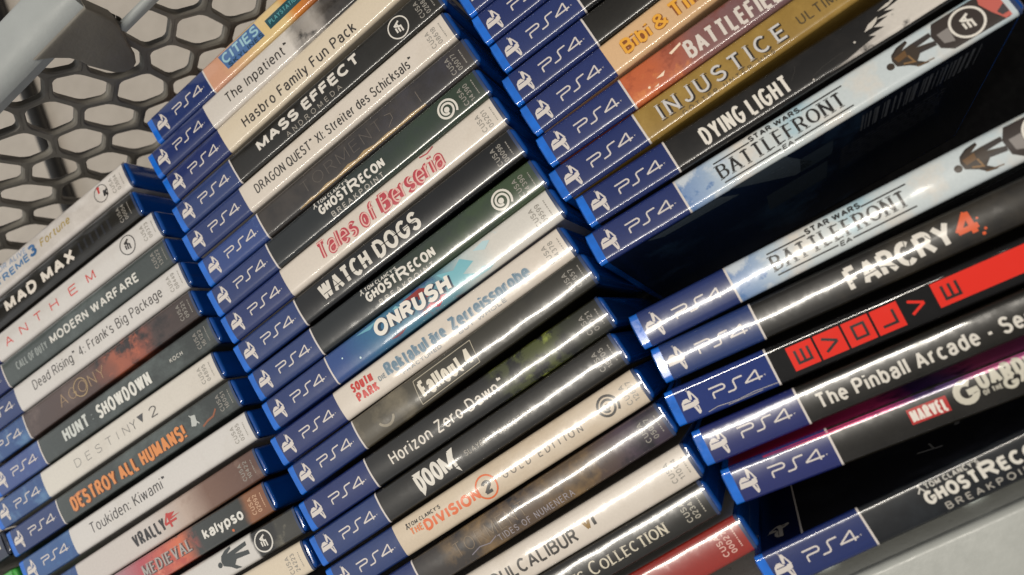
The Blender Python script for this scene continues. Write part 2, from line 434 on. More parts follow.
# emblems --------------------------------------------------------------
def emblem_ring(u, v, r, t=.75):
    b = Bits(); b.ring(u, v, r, t)
    return b
def emblem_ea(u, v, s):
    b = Bits()   # turned a quarter: x -> +v, y -> -u
    def q(x, y): return (u - y * s, v + x * s)
    for (x0, x1, y) in ((-.62, .12, .42), (-.72, .0, .02), (-.84, .1, -.4)): b.line([q(x0, y), q(x1, y)], .24 * s)
    b.line([q(-.05, -.4), q(.42, .42)], .26 * s); b.line([q(.42, .5), q(.82, -.44)], .26 * s); b.line([q(.3, -.05), q(.62, -.05)], .2 * s)
    return b
def emblem_swirl(u, v, s):
    b = Bits()
    pts = []
    for i in range(0, 61):
        a = math.radians(-40 + i * 14.5); r = s * (1.0 - .0135 * i)
        pts.append((u + r * math.cos(a), v + r * math.sin(a)))
    b.line(pts[:27], s * .2); b.line(pts[26:48], s * .2); b.disc(u, v, s * .26)
    return b
def texts(*rows, **kw):
    b = Bits()
    for r in rows: b.text(*r[:6], **{**kw, **(r[6] if len(r) > 6 else {})})
    return b

# ------------------------------------------------------------------ spine prints
PW = art('print_white', [(0, '#D6CCC0'), (171, '#D6CCC0')], grain=.05, blots=[('#C6BAAA', 30, .5, .8, 0, 171)])
PW1 = art('print_cool_white', [(0, '#D2CECA'), (171, '#D2CECA')], grain=.05, blots=[('#C2BCB4', 30, .5, .8, 0, 171)])
PCREAM = art('print_cream', [(0, '#D9CBB4'), (171, '#D6C8B2')], grain=.05)
PBLACK = art('print_black', [(0, '#1A1711'), (171, '#1C1912')], grain=.25, blots=[('#2A2824', 45, .5, .8, 0, 171)])
PBLACKD = art('print_deep_black', [(0, '#0B0B0C'), (171, '#0C0C0D')], grain=.2)
PCHAR = art('print_charcoal', [(0, '#272620'), (171, '#24231D')], grain=.2, blots=[('#3A3D3A', 55, .45, .8, 0, 171)])
PGREY = art('print_grey_green', [(0, '#4A514F'), (60, '#414745'), (171, '#353A38')], grain=.15, blots=[('#5F6866', 40, .5, .75, 0, 171)])
PMW = art('print_slate', [(0, '#4F5755'), (171, '#3E4543')], grain=.15, blots=[('#5F6866', 40, .5, .75, 0, 120)])

ring = emblem_ring
# ================================================================== LEFT COLUMN
c, pr = case('c1', -387.3, 236.9, -2.9, 'pearly white spine with blue outlined letters and gold script, topmost of the left column',
     art('print_pearl', [(0, '#CFCBC8'), (95, '#CFC9C4'), (171, '#D8D2CC')], amp=.1, blots=[('#B9B2AC', 40, .5, .75, 0, 171)]), bulge=.45,
     items=[('title_lettering', texts(('DEAD OR ALIVE', 52, 3.6, 90.5, 2.0, 3.4), t=.16), '#7F95B4'),
            ('title_lettering', texts(('XTREME', 57, -3.6, 91, -2.8, 4.2), t=.2), '#3F77A8'),
            ('number_lettering', texts(('3', 91.5, -2.6, 97.5, -2.6, 6.6), t=.24), '#2F6296'),
            ('script_lettering', texts(('Fortune', 101, -1.6, 125, -1.0, 4.6), t=.15, shear=.2), '#A58D45'),
            ('emblem_ring', ring(150.2, .6, 4.6, .4), '#3A3634'),
            ('emblem_letter', texts(('K', 151.2, -2.6, 151.2 + 3.2, -3.2, 4.4), t=.26), '#2A2726'),
            ('emblem_letter', texts(('T', 147.4, .6, 150.6, .3, 4.4), t=.28), '#C23A38')], codenum='03694', codeu=157)
c, pr = case('c1', -390.9, 221.0, -2.9, 'black spine with heavy white capitals, second from the top of the left column', PBLACK,
     items=[('title_lettering', texts(('MAD MAX', 65, -3.2, 121.5, -4.0, 7.2), t=.26, gap=.15), '#E0D8CE'),
            ('spine_texture', texts(('IIIIII', 126, -3.8, 150, -4, 7.2), t=.2, gap=.4), '#2A2B30')], codenum='00054', bulge=.35)
red_bits = Bits()
for i, (ch, u, v) in enumerate((('A', 45.8, -.6), ('N', 70.6 - 12.3, -.5), ('T', 70.6, -.4), ('H', 83.6, -.5), ('E', 98.9, -.6), ('M', 112.7, -.9))):
    red_bits.text(ch, u - 3.0 + 6, v - 2.2, u + 3.0 + 6, v - 2.3, 5.2, t=.13)
c, pr = case('c1', -385.2, 204.2, -2.9, 'white spine with widely spaced thin red capitals and a dark ringed emblem', PW1,
     items=[('title_lettering', red_bits, '#CE4A45'), ('emblem_ring', ring(147.8, .4, 5.0, .5), '#2B2827'), ('emblem_mark', emblem_ea(147.8, .4, 3.3), '#2B2827')],
     codenum='09373', codeu=158, bulge=.4)
c, pr = case('c1', -386.7, 188.9, -3.1, 'slate grey spine with pale squared capitals in the upper left column', PMW,
     items=[('title_lettering', texts(('CALL OF DUTY', 50.7, -2.2, 76, -2.8, 4.6), t=.18, gap=.14), '#8D9390'),
            ('title_lettering', texts(('MODERN WARFARE', 79, -2.4, 146.5, -3.6, 5.0), t=.2, gap=.14), '#D5D3CC')], codenum='13522', codeu=158)
c, pr = case('c1', -384.9, 172.6, -2.87, 'white spine with a long dark grey mixed case title, above the flame printed spine', PW1, divider=False,
     items=[('title_lettering', texts(('Dead Rising* 4: Frank\'s Big Package', 54, -1.9, 153, -3.0, 5.6), t=.105), '#45413E')], codenum='08449', codeu=158)
c, pr = case('c1', -387.8, 157.3, -2.87, 'brown spine with orange flame print and thin antique gold lettering',
     art('print_flame', [(0, '#4A413E'), (95, '#54403A'), (112, '#A0583F'), (128, '#96503C'), (140, '#4A3A36'), (171, '#3A302C')], amp=.16, nscale=50,
         blots=[('#2C2422', 80, .48, .62, 100, 150), ('#C96B4A', 70, .6, .72, 98, 150), ('#6B5A54', 60, .5, .7, 40, 95)]), band=M_BANDT,
     items=[('title_lettering', texts(('AGONY', 68, -3.4, 103, -3.8, 6.2), t=.08, gap=.3, contrast=.4, serif=True), '#A58A68'), ('title_ornament', Bits().ring(84.8, -.4, 4.8, .45), '#B59C70')], codenum='09321', codeu=158)
c, pr = case('c1', -385.8, 140.4, -3.0, 'dark green grey spine with tall condensed white capitals in the left column', PGREY, band=art('platform_blue_pale', [(0, '#3D528C'), (171, '#3A4D8A')], blots=[('#5A78A8', 60, .5, .75, 0, 45)]),
     items=[('title_lettering', texts(('HUNT', 58.5, -3.8, 78, -4.0, 7.4), t=.2, gap=.14), '#C9CCC7'), ('title_mark', texts((':', 80.6, -2.6, 82, -2.6, 5.4), t=.2), '#7E8583'),
            ('title_lettering', texts(('SHOWDOWN', 85, -4.2, 124.3, -4.9, 7.6), t=.19, gap=.13), '#DAD9D2'),
            ('publisher_lettering', texts(('KOCH', 139, -1.5, 148, -1.6, 2.2), t=.2), '#B9B6AE')], codenum='16122', codeu=157)
c, pr = case('c1', -392.7, 124.6, -3.0, 'white spine with thin spaced grey capitals and a dark triangle mark', art('print_paper_white', [(0, '#D8D4CB'), (171, '#D3CCC2')], amp=.05, blots=[('#C5BDB2', 30, .5, .8, 0, 171)]),
     divider=False, band=M_BANDT,
     items=[('title_lettering', texts(('DESTIN', 65, -2.6, 106, -3.2, 4.6), t=.075, gap=.62), '#7C7A78'),
            ('title_mark', Bits().line([(107.6, 1.4), (109.4, -.8)], .34).line([(111.2, 1.4), (109.4, -.8)], .34).line([(109.4, -.7), (109.4, -3.2)], .34).poly([(113, 1.6), (117.6, 1.6), (115.4, -2.6)]), '#4A4A4C'),
            ('number_lettering', texts(('2', 121.4, -3.5, 126.2, -3.6, 5.4), t=.1), '#5A5856')], codenum='04895', codeu=157)
c, pr = case('c1', -392.2, 107.7, -2.83, 'dark green grey spine with bold orange block capitals', PGREY,
     items=[('title_shadow', texts(('DESTROY ALL HUMANS!', 50.4, -5.3, 134.8, -6.0, 8.2), t=.23, gap=.11), '#5A3524', 0),
            ('title_lettering', texts(('DESTROY ALL HUMANS!', 49.9, -4.8, 134.3, -5.6, 8.0), t=.2, gap=.12), '#D98A4C', 2),
            ('title_ornament', Bits().poly([(52, 2.5), (57, 3.6), (62, 3.0), (62, 2.2), (54, 1.9)]), '#B5714A', 1),
            ('publisher_emblem', Bits().poly([(139, -2), (141, 2.8), (143.5, 2.2), (143, -1.6), (141.5, -3)]).line([(140, 3.4), (144, -2.8)], .6), '#B9BCB8'),
            ('art_stroke', Bits().line([(145, -5.2), (149, -4.0), (153, -3.6), (156, -1.2)], .9), '#8C5234')], codenum='16051', codeu=158)
c, pr = case('c1', -392.2, 90.1, -2.81, 'white spine with a light two word black title beside orange lettered one below', PW1, divider=False, band=art('platform_blue_worn_light', [(0, '#31588F'), (171, '#31508A')], blots=[('#4E7CAE', 60, .5, .75, 0, 45)]),
     items=[('title_lettering', texts(('Toukiden: Kiwami*', 54.5, -2.4, 110.5, -2.8, 5.8), t=.1), '#3A3736')], codenum='02065', codeu=157)
c['label'] = 'white spine with a light two word black title, directly below the orange lettered spine'
c, pr = case('c1', -398.4, 72.2, -2.5, 'spine fading from white to rusty brown with condensed black capitals and a red numeral',
     art('print_fade_brown', [(0, '#C9C2BE'), (95, '#CBC3BD'), (118, '#B9A598'), (135, '#77594A'), (171, '#5A3D33')], amp=.07, nscale=25,
         blots=[('#8E7365', 60, .55, .75, 112, 171), ('#E8E0D8', 160, .68, .74, 124, 140)]), divider=False, band=M_BANDT,
     items=[('title_lettering', texts(('VRALLY', 82, -3.4, 105, -3.8, 7.2), t=.19, gap=.12, shear=-.06), '#2E2B2B'),
            ('number_lettering', Bits().line([(108, -3.8), (108, 3.6)], 1.2).line([(108, 3.6), (104.6, -1.2)], 1.0).line([(104.6, -1.2), (112.5, -1.2)], 1.2).poly([(107, 3.6), (113, 2.4), (110, .8), (116, .6), (109, -.2)]), '#B93A35')],
     codenum='10422', codeu=157)
c, pr = case('c1', -401.9, 57.2, -2.9, 'spine with pink and orange print, grey capitals and a small white lower case name',
     art('print_banner', [(0, '#8E7C84'), (60, '#A78E96'), (84, '#B4505A'), (112, '#D4714F'), (121, '#3C3F3D'), (152, '#31332F'), (156, '#8A5A3A'), (171, '#7A4D33')], amp=.05, nscale=60,
         blots=[('#B85648', 90, .5, .6, 84, 118), ('#E89A80', 80, .58, .68, 84, 118), ('#3A3537', 90, .6, .66, 78, 122)]),
     items=[('title_shadow', texts(('MEDIEVAL', 84.5, -3.0, 118.5, -3.4, 6.0), t=.22, gap=.2, serif=True), '#5E4644', 0),
            ('title_lettering', texts(('MEDIEVAL', 84, -2.6, 118, -3.0, 6.0), t=.16, gap=.22, serif=True, contrast=.4), '#A9A29E', 2),
            ('publisher_lettering', texts(('kalypso', 126.5, -2.2, 152.6, -3.2, 5.6), t=.2, gap=.1), '#DCD9D2'),
            ('publisher_dot', Bits().disc(143.5, -5.2, .7), '#C76A3C')], codenum='02092', codecol='#C9A284', codeu=157.5)
sold = [(x - 7.3, y) for x, y in [(128.0, 1.9), (128.9, 3.9), (131.9, 5.6), (135.5, 6.1), (135.6, 5.0), (132.6, 3.5), (136.2, 3.8), (145, 4.4), (145, 2.4), (137.1, 1.6), (145, .1), (145, -2.0), (136.8, -1.0), (134.7, -2.9), (137.6, -5.6), (134.2, -5.0), (131.9, -2.9), (128.3, -.8)]]
c, pr = case('c1', -394.4, 40.1, -2.9, 'white spine with a small dark soldier figure and a white ringed emblem on black',
     art('print_snow', [(0, '#CFCBC6'), (141, '#CFCBC6'), (142.5, '#2B2A28'), (155, '#2A2927'), (157, '#3E3C36'), (171, '#38362F')], interp='LINEAR', amp=.02, nscale=120, blots=[('#6E6A5C', 110, .55, .66, 157, 168)]), T=13.6,
     items=[('edition_lettering', texts(('ULTIMATE', 78, -4.0, 111, -4.4, 3.4), t=.11, gap=.4), '#8B8782'), ('soldier_print', Bits().poly(sold).disc(119.3, .4, 1.35), '#3B3F3F'),
            ('emblem_disc', Bits().disc(147.6, -.2, 5.4), '#23211F', 0), ('emblem_ring', ring(147.6, -.2, 5.0, .7), '#DAD6CE', 1), ('emblem_mark', emblem_ea(147.6, -.2, 3.3), '#DAD6CE', 2)], front=PGREY)
c, pr = case('c1', -398.1, 24.2, -2.9, 'plain cream spine whose right end just shows, lowest of the left column', PCREAM, codenum='24223', codeu=157,
     items=[('art_stroke', Bits().poly([(137, -4.6), (141, -2.4), (146, -5.4), (140, -6)]), '#4A4440')], front=PW1)

# ================================================================== MIDDLE COLUMN
c, pr = case('c2', -192.7, 235.8, .19, 'peach spine with blue blocked letters and a teal patch, topmost of the middle column',
     art('print_peach', [(0, '#CE9A80'), (50, '#D09C80'), (62, '#D6AE82'), (74, '#DCC088'), (92, '#DEC28A'), (99, '#D2822E'), (112, '#A05A32'), (171, '#7A4530')], amp=.04), divider=True, bulge=.3,
     items=[('title_block', Bits().poly([(51.5, 5.8), (53.4, -3.2), (78.6, -3.4), (77, 5.9)]), '#4C6FA0', 0),
            ('title_lettering', texts(('CITIES', 53, -.4, 77, -.4, 5.6), t=.19, gap=.12), '#9CC3CF', 1), ('title_lettering', texts(('SKYLINES', 54.6, -3.4, 78.2, -3.4, 2.6), t=.2), '#23405C', 2),
            ('edition_block', Bits().poly([(82.2, 2.6), (82.8, -3.0), (118, -2.6), (118, 2.8)]), '#1F4A54', 0), ('edition_lettering', texts(('PLAYSTATION4 EDITION', 84, -1.2, 117, -1.0, 2.4), t=.15), '#5FA2A8', 1)], front=art('print_peach_front', [(0, '#B98873'), (171, '#B09060')]))
c, pr = case('c2', -202.1, 220.7, .08, 'white spine with a grey photographed face print beside its plain black title',
     art('print_face', [(0, '#D3CCC4'), (96, '#D3CCC4'), (102, '#8B857F'), (112, '#A9A29B'), (120, '#4A4541'), (135, '#2B2826'), (171, '#1A1816')], amp=.09, nscale=70,
         blots=[('#2A2725', 90, .55, .66, 103, 130), ('#CFC9C2', 80, .6, .7, 100, 122)]), divider=False, bulge=.35,
     items=[('title_lettering', texts(('The Inpatient*', 53.5, -2.4, 95, -3.4, 5.4), t=.12), '#2A2725')])
c, pr = case('c2', -201.3, 204.8, .9, 'cream spine with a bold black three word title in mixed case', PCREAM, divider=False, bulge=.35,
     items=[('title_lettering', texts(('Hasbro Family Fun Pack', 54, -3.4, 127, -4.8, 5.6), t=.135), '#2D2925')])
c, pr = case('c2', -204.5, 189.0, 0, 'black spine with wide white techno capitals and a ringed emblem at its end', PBLACK, bulge=.35,
     items=[('title_lettering', texts(('MASS EFFECT', 57.5, -1.6, 124, -.4, 5.6), t=.24, gap=.1), '#D9D3CA'), ('subtitle_lettering', texts(('ANDROMEDA', 73.7, -5.4, 109.5, -4.6, 2.6), t=.12, gap=.6), '#9D968C'),
            ('emblem_ring', ring(146.9, 0, 5.1, .6), '#DAD4CB'), ('emblem_mark', emblem_ea(146.9, 0, 3.3), '#DAD4CB')], codenum='02684', codeu=157.5)
c, pr = case('c2', -207.2, 173.5, .12, 'white spine with a long condensed black title reaching nearly to its end', PW, divider=False, bulge=.35,
     items=[('title_lettering', texts(('DRAGON QUEST* XI: Streiter des Schicksals*', 48, -2.2, 146.5, -4.0, 5.0), t=.125, gap=.14), '#33302C')], codenum='08618', codeu=157)
c, pr = case('c2', -206.4, 157.5, .22, 'dark grey brown spine with barely visible thin capitals and a painted jagged golden highlight along its lower edge',
     art('print_storm', [(0, '#2E2A26'), (171, '#2F2C2E')], amp=.2, blots=[('#47403A', 50, .45, .75, 0, 171), ('#3B3A44', 40, .5, .7, 100, 171)]), bulge=.35, band=art('platform_blue_dusty', [(0, '#2C437F'), (171, '#2C437F')], blots=[('#54709E', 120, .6, .75, 0, 42)]),
     items=[('title_lettering', texts(('TORMENT', 68, -2.2, 118, -2.2, 5.8), t=.07, gap=.3, contrast=.3, serif=True), '#57504A'), ('scratch', Bits().line([(120, -3.5), (124, -1), (124, 1.5), (121, 2.5)], .3).line([(139, 1.8), (139, -4)], .35), '#6B625A'),
            ('edge_highlight', Bits().poly([(62, -6.2), (70, -5.2), (73, -5.9), (80, -4.8), (86, -5.6), (94, -4.4), (99, -5.2), (104, -4.2), (110, -5.3), (118, -4.9), (124, -5.6), (132, -5.0), (140, -5.8), (140, -6.6), (62, -6.6)]), '#A58A5E')], codenum='05077', codeu=157)  # jagged gold ink painted as the film's highlight on the lower edge
def recon(col, X, Y, yaw, label, end, num, **kw):
    return case(col, X, Y, yaw, label, art('print_recon_' + end.strip('#'), [(0, '#141719'), (80, '#1A1F20'), (125, end), (171, end)], amp=.1, nscale=30, blots=[('#2C3433', 40, .5, .75, 45, 171)]),
     items=[('author_lettering', texts(("TOM CLANCY'S", 74.5, 4.4, 93.2, 3.8, 1.9), t=.2), '#C9C5BD'),
            ('title_lettering', texts(('GHOST', 73.3, -.8, 91.2, -1.3, 4.8), ('ECON', 98.2, -1.5, 112.8, -1.9, 4.8), t=.22, gap=.1), '#DDD8CF'),
            ('title_lettering', texts(('R', 91.8, -2.0, 97.6, -2.1, 6.0), t=.19), '#DDD8CF', 2),
            ('subtitle_lettering', texts(('BREAKPOINT', 78, -5.0, 109.6, -5.4, 2.6), t=.17, gap=.42), '#A8A39A'),
            ('author_emblem', Bits().line([(71.6, 4.2), (72.8, 5.6), (73.6, 4.0)], .5).disc(72.8, 6.2, .5), '#C9C5BD')]
            + ([('publisher_emblem', emblem_swirl(150, 0, 5.0), '#D9D4CA')] if col == 'c2' else []), codenum=num if col == 'c2' else None, codeu=157.5, **kw)
c, pr = recon('c2', -209.7, 141.9, .43, 'black to green spine with a swirl emblem, above the white one with red script', '#2C3B2C', '14390', bulge=.45)
c, pr = case('c2', -210.1, 126.7, .57, 'white spine with decorative red outlined script lettering', PW, divider=False, bulge=.45,
     items=[('title_shadow', texts(('Tales of Berseria', 61.6, -3.9, 137, -5.2, 9.6), t=.24, shear=.12, gap=.03), '#B5404A', 0),
            ('title_lettering', texts(('Tales of Berseria', 62, -3.5, 136.6, -4.8, 8.9), t=.085, shear=.12, gap=.1, contrast=.2), '#DDB0A6', 2),
            ('title_ornament', Bits().line([(128, 6.0), (132, 5.2), (136, 6.2)], .6), '#B5404A', 1)], codenum='05201', codeu=158)
c, pr = case('c2', -211.8, 111.2, .29, 'black spine with very tall white stencilled capitals in the middle column', PBLACKD, bulge=.5,
     items=[('title_lettering', texts(('WATCH', 54.5, -3.9, 85.0, -3.9, 8.8), ('DOGS', 88.5, -3.9, 114.6, -3.9, 8.8), t=.2, gap=.1), '#D6D0C6'),
            ('title_cut', Bits().line([(56, -.6), (84, -1.0)], .35).line([(90, 1.0), (113, .4)], .35).line([(63, 5), (66, -4)], .25).line([(100, 5), (103, -4)], .25), '#121212')], codenum='00096', codeu=157)
c, pr = recon('c2', -211.7, 95.2, -.04, 'black to green spine with a swirl emblem, above the blue and red splashed one', '#37482F', '14390', bulge=.5)
c, pr = case('c2', -212.2, 79.4, .29, 'bright blue spine with red splashes fading to white behind thick white capitals',
     art('print_splash', [(0, '#273C7C'), (50, '#2A4A86'), (68, '#33688F'), (90, '#45788F'), (112, '#6C98A4'), (124, '#BEC8C6'), (138, '#D2CEC6'), (171, '#D3CEC6')], amp=.07, nscale=40,
         blots=[('#8C4236', 70, .54, .62, 86, 110), ('#2E4F80', 60, .55, .64, 66, 110), ('#AFC9CE', 45, .56, .64, 118, 140), ('#9FC2DA', 300, .7, .74, 45, 80)]), bulge=.5,
     items=[('art_splash', Bits().poly([(88, 5.6), (98, 6), (104, 2.5), (101, 0), (94, 2)]), '#8C2F2A', 0), ('art_splash', Bits().poly([(96, -3.4), (103, -1.5), (108, -3.5), (102, -6.2)]), '#B5384E', 0), ('art_splash', Bits().poly([(74, -5.2), (84, -4.8), (79, -6.6)]), '#7E3A44', 0), ('art_splash', Bits().poly([(108, 6), (116, 3), (121, 5.6), (126, 1), (119, -1), (124, -4), (114, -5), (111, 1)]), '#79B4BF', 0), ('art_splash', Bits().poly([(60, 5.8), (68, 4.2), (73, 6)]), '#6AA5B8', 0), ('art_splash', Bits().poly([(82, 5.4), (87, 3.6), (84, 6)]), '#79B4BF', 1), ('art_splash', Bits().poly([(120, -5.6), (128, -3.2), (134, -5.2), (130, -6.2)]), '#A9CBD2', 1), ('art_splash', Bits().poly([(128, 4.8), (133, 2), (137, 4.2), (134, 5.8)]), '#B4CFD4', 1), ('art_splash', Bits().disc(57, -3.6, .5), '#C4DDE2', 1), ('art_splash', Bits().disc(49, 1.2, .4), '#C4DDE2', 1),
            ('title_shadow', texts(('ONRUSH', 69.9, -2.1, 112.2, -4.3, 8.2), t=.3, gap=.08, shear=.1), '#22384F', 1), ('title_lettering', texts(('ONRUSH', 69, -1.4, 111.4, -3.6, 7.8), t=.25, gap=.09, shear=.1), '#E6E0D6', 2)],
     codenum='09599', codeu=157)
c, pr = case('c2', -217.3, 63.2, .34, 'white spine with small red stacked letters and blue jagged letters', PW, divider=False, bulge=.5, front=art('print_violet', [(0, '#4C3F74'), (171, '#5A4C84')]),
     items=[('title_lettering', texts(('SOUTH', 49.8, 1.2, 62, .4, 4.4), ('PARK', 50.2, -4.0, 62.6, -4.6, 4.6), t=.24, gap=.12), '#C23B34'),
            ('article_lettering', texts(('DIE', 64.2, -1.6, 68.4, -1.7, 2.4), t=.2), '#7C858A'),
            ('subtitle_shadow', texts(('Rektakul', 69.6, -2.4, 93.4, -2.8, 6.6), ('äre', 95.4, -2.8, 103.4, -2.9, 6.0), ('Zerreissprobe', 106.6, -2.9, 149.2, -3.3, 6.2), t=.24, gap=.09), '#9AA6B0', 0),
            ('subtitle_lettering', texts(('Rektakul', 69.2, -2.0, 93, -2.4, 6.2), ('äre', 95, -2.4, 103, -2.5, 5.6), ('Zerreissprobe', 106.2, -2.5, 148.8, -2.9, 5.8), t=.17, gap=.12), '#6A8496', 2),
            ('note_lettering', texts(('FRACTURED', 76, -5.2, 98, -5.4, 1.7), ('BUT WHOLE', 108, -5.4, 134, -5.6, 1.7), t=.2), '#8E9296', 1)], codenum='04378', codeu=158)
c, pr = case('c2', -216.4, 47.2, .96, 'olive brown spine with a thin framed white title box',
     art('print_olive', [(0, '#5B5446'), (60, '#4F493C'), (100, '#36332A'), (171, '#2F2D25')], amp=.18, nscale=35, blots=[('#7A715E', 55, .5, .7, 41, 72), ('#24221C', 45, .5, .75, 90, 171)]), bulge=.55,
     items=[('title_frame', Bits().line([(75.4, -5.9), (77.0, 5.0)], .3).line([(77.0, 5.0), (109.6, 5.0)], .3).line([(109.6, 5.0), (108.4, -5.3)], .3).line([(108.4, -5.3), (75.4, -5.9)], .3), '#B9B09C'),
            ('title_lettering', texts(('Fallout 4', 78, -4.6, 107, -4.3, 8.2), t=.2, gap=.12), '#D8D0C0'), ('art_stroke', Bits().ring(57, 0, 4.4, 1.2, 200, 340), '#8B8270')], codenum='02557', codeu=158)
c, pr = case('c2', -220.3, 30.3, .32, 'black spine with a plain white three word title and green leaves near its end',
     art('print_leaf', [(0, '#1B1A18'), (110, '#1D1C19'), (118, '#3E4226'), (140, '#4A5024'), (150, '#2A2C1C'), (171, '#1C1B17')], amp=.08, nscale=50, blots=[('#161612', 110, .48, .56, 112, 150), ('#8A9440', 90, .58, .68, 118, 150)]), bulge=.55,
     items=[('title_lettering', texts(('Horizon Zero Dawn*', 52.6, -2.8, 116.4, -2.6, 5.6), t=.13), '#D8D1C6')], codenum='01021', codeu=158)
c, pr = case('c2', -224.2, 14.5, .55, 'black spine with a chunky notched white four letter title', PBLACK, bulge=.55,
     items=[('title_lettering', texts(('DOO', 61.6, -4.4, 75.6, -4.0, 8.6), ('M', 75.9, -4.0, 83.2, -3.8, 8.6), t=.19, gap=.07, shear=-.04), '#D9D4CA'), ('title_ornament', Bits().poly([(61.2, 4.4), (66, 4.4), (64, 1)]).poly([(61.8, -3.6), (64.8, -3.6), (62.2, -6.2)]).poly([(81.4, 4.6), (84.6, 5.0), (83.0, 1.2)]).poly([(81.4, -3.4), (83.2, -3.4), (83.4, -6.0)]), '#D9D4CA'),
            ('edition_lettering', texts(('SLAYERS COLLECTION', 88.5, -1.8, 124.4, -2.2, 2.5), t=.14), '#8B857A')], codenum='18205', codeu=158)
c, pr = case('c2', -224.3, -1.7, .32, 'beige spine with orange title, ringed numeral and dark swirl emblem', art('print_beige', [(0, '#D1C0A8'), (171, '#CDBEAA')], grain=.06, blots=[('#C2AF96', 40, .5, .75, 0, 171)]), divider=False, bulge=.55,
     items=[('author_lettering', texts(("TOM CLANCY'S", 48.2, 2.6, 66, 2.4, 1.9), t=.2), '#3B3631'), ('author_emblem', Bits().line([(46.6, 2.4), (47.4, 3.8), (48.2, 2.4)], .5).disc(47.4, 4.4, .45), '#3B3631'),
            ('article_lettering', texts(('THE', 47.6, -1.0, 54.4, -1.2, 3.2), t=.2), '#DA7B45'), ('title_lettering', texts(('DIVISION', 55, -3.0, 85.4, -3.6, 5.2), t=.24, gap=.12), '#D8662F'),
            ('numeral_ring', ring(89.6, -.6, 5.0, .75), '#D8662F'), ('numeral_lettering', texts(('2', 87.4, -3.6, 92, -3.7, 5.8), t=.24), '#3A3632'),
            ('edition_lettering', texts(('GOLD EDITION', 98.4, -1.9, 139, -3.0, 3.3), t=.15, gap=.5), '#5B5348'), ('publisher_emblem', emblem_swirl(152.6, 0, 5.0), '#3A3733')], codenum='12637', codeu=160)
c, pr = case('c2', -224.2, -18.9, .72, 'dark bronze spine with thin spaced silver capitals along its lower edge',
     art('print_bronze', [(0, '#221F22'), (70, '#3B342E'), (95, '#5A4836'), (130, '#54432F'), (150, '#4A3B46'), (171, '#3B3040')], amp=.14, nscale=45, blots=[('#8C7048', 50, .5, .72, 60, 150), ('#221F24', 60, .52, .66, 41, 171)]), bulge=.55,
     items=[('subtitle_lettering', texts(('TIDES OF NUMENERA', 82.4, -5.8, 121.4, -6.0, 2.7), t=.1, gap=.32, serif=True), '#A09AA0'), ('title_lettering', texts(('TORMENT', 62, -2.4, 100, -2.2, 6.0), t=.07, gap=.3, contrast=.4, serif=True), '#7A6852'),
            ('art_stroke', Bits().line([(68, -4.4), (73, -3.2), (78, -4.2), (82, -3.0)], .35), '#8C8690')], codenum='05077', codeu=158)
c, pr = case('c2', -224.3, -36.0, .3, 'off white spine with wide dark grey capitals and a golden roman numeral', PW, divider=False, bulge=.55,
     items=[('title_lettering', texts(('SOULCALIBUR', 64.5, -3.2, 113, -4.2, 5.8), t=.17, gap=.12), '#3C3833'), ('numeral_lettering', texts(('V', 117, -2.6, 121.4, -2.6, 5.4), t=.24), '#8A6A2E'), ('numeral_lettering', texts(('I', 121.8, -2.6, 123.6, -2.6, 5.4), t=.24), '#2F2C28')], codenum='11004', codeu=158)
c, pr = case('c2', -226.8, -51.2, .3, 'black spine with cream serif small capitals, above the red one', PBLACK, bulge=.55,
     items=[('title_lettering', texts(('INS', 101, -3.6, 109.6, -3.6, 4.5), ('OLLECTION', 117.2, -3.6, 148.6, -3.6, 4.5), ('C', 112.2, -3.7, 116.8, -3.7, 5.9, dict(t=.14)), t=.17, gap=.14, contrast=.45, serif=True), '#CFC6B2')], codenum='02343', codeu=157, codecol='#A8A294')
c, pr = case('c2', -222.2, -68.4, .3, 'red spine with a pale upper edge, lowest of the middle column', art('print_red', [(0, '#8E2018'), (171, '#942A20')], grain=.1), bulge=.5, front=PW1, T=14.8,
     items=[], codenum='00027', codeu=157, codecol='#D9B0A4')

# ================================================================== RIGHT COLUMN
case('c3', -27.5, 176.8, -1.5, 'blue banded spine at the frame top, topmost of the right column', PBLACK, bulge=.2, divider=True)
case('c3', -28.5, 161.9, -1.5, 'blue banded black spine, second from the top of the right column', PBLACK, bulge=.2, band=M_BAND2)
case('c3', -28.8, 146.8, -1.5, 'blue banded black spine, third from the top of the right column', PBLACKD, bulge=.2)
case('c3', -32.6, 131.3, -1.29, 'wholly black spine without a title beside its blue band, above the peach one', PBLACK, bulge=.2, band=M_BAND2)
case('c3', -33.0, 115.5, -.6, 'peach spine with playful rounded golden letters',
     art('print_apricot', [(0, '#DDB78E'), (60, '#D8B185'), (110, '#C9A070'), (171, '#C2966A')], amp=.05), divider=False, roll=-2.5, bulge=.2,
     items=[('title_shadow', texts(('Bibi', 47.2, -3.5, 60.4, -3.8, 7.2), ('&', 62, -3.6, 68.4, -3.6, 6.8), ('Tina', 69.8, -4.2, 88, -4.4, 7.8), t=.29, gap=.05), '#8A4E22', 0),
            ('title_lettering', texts(('Bibi', 47.4, -3.2, 60.2, -3.5, 6.8), ('&', 62.2, -3.3, 68.2, -3.3, 6.4), ('Tina', 70, -3.9, 87.8, -4.1, 7.4), t=.17, gap=.11), '#E6A63A', 2)])
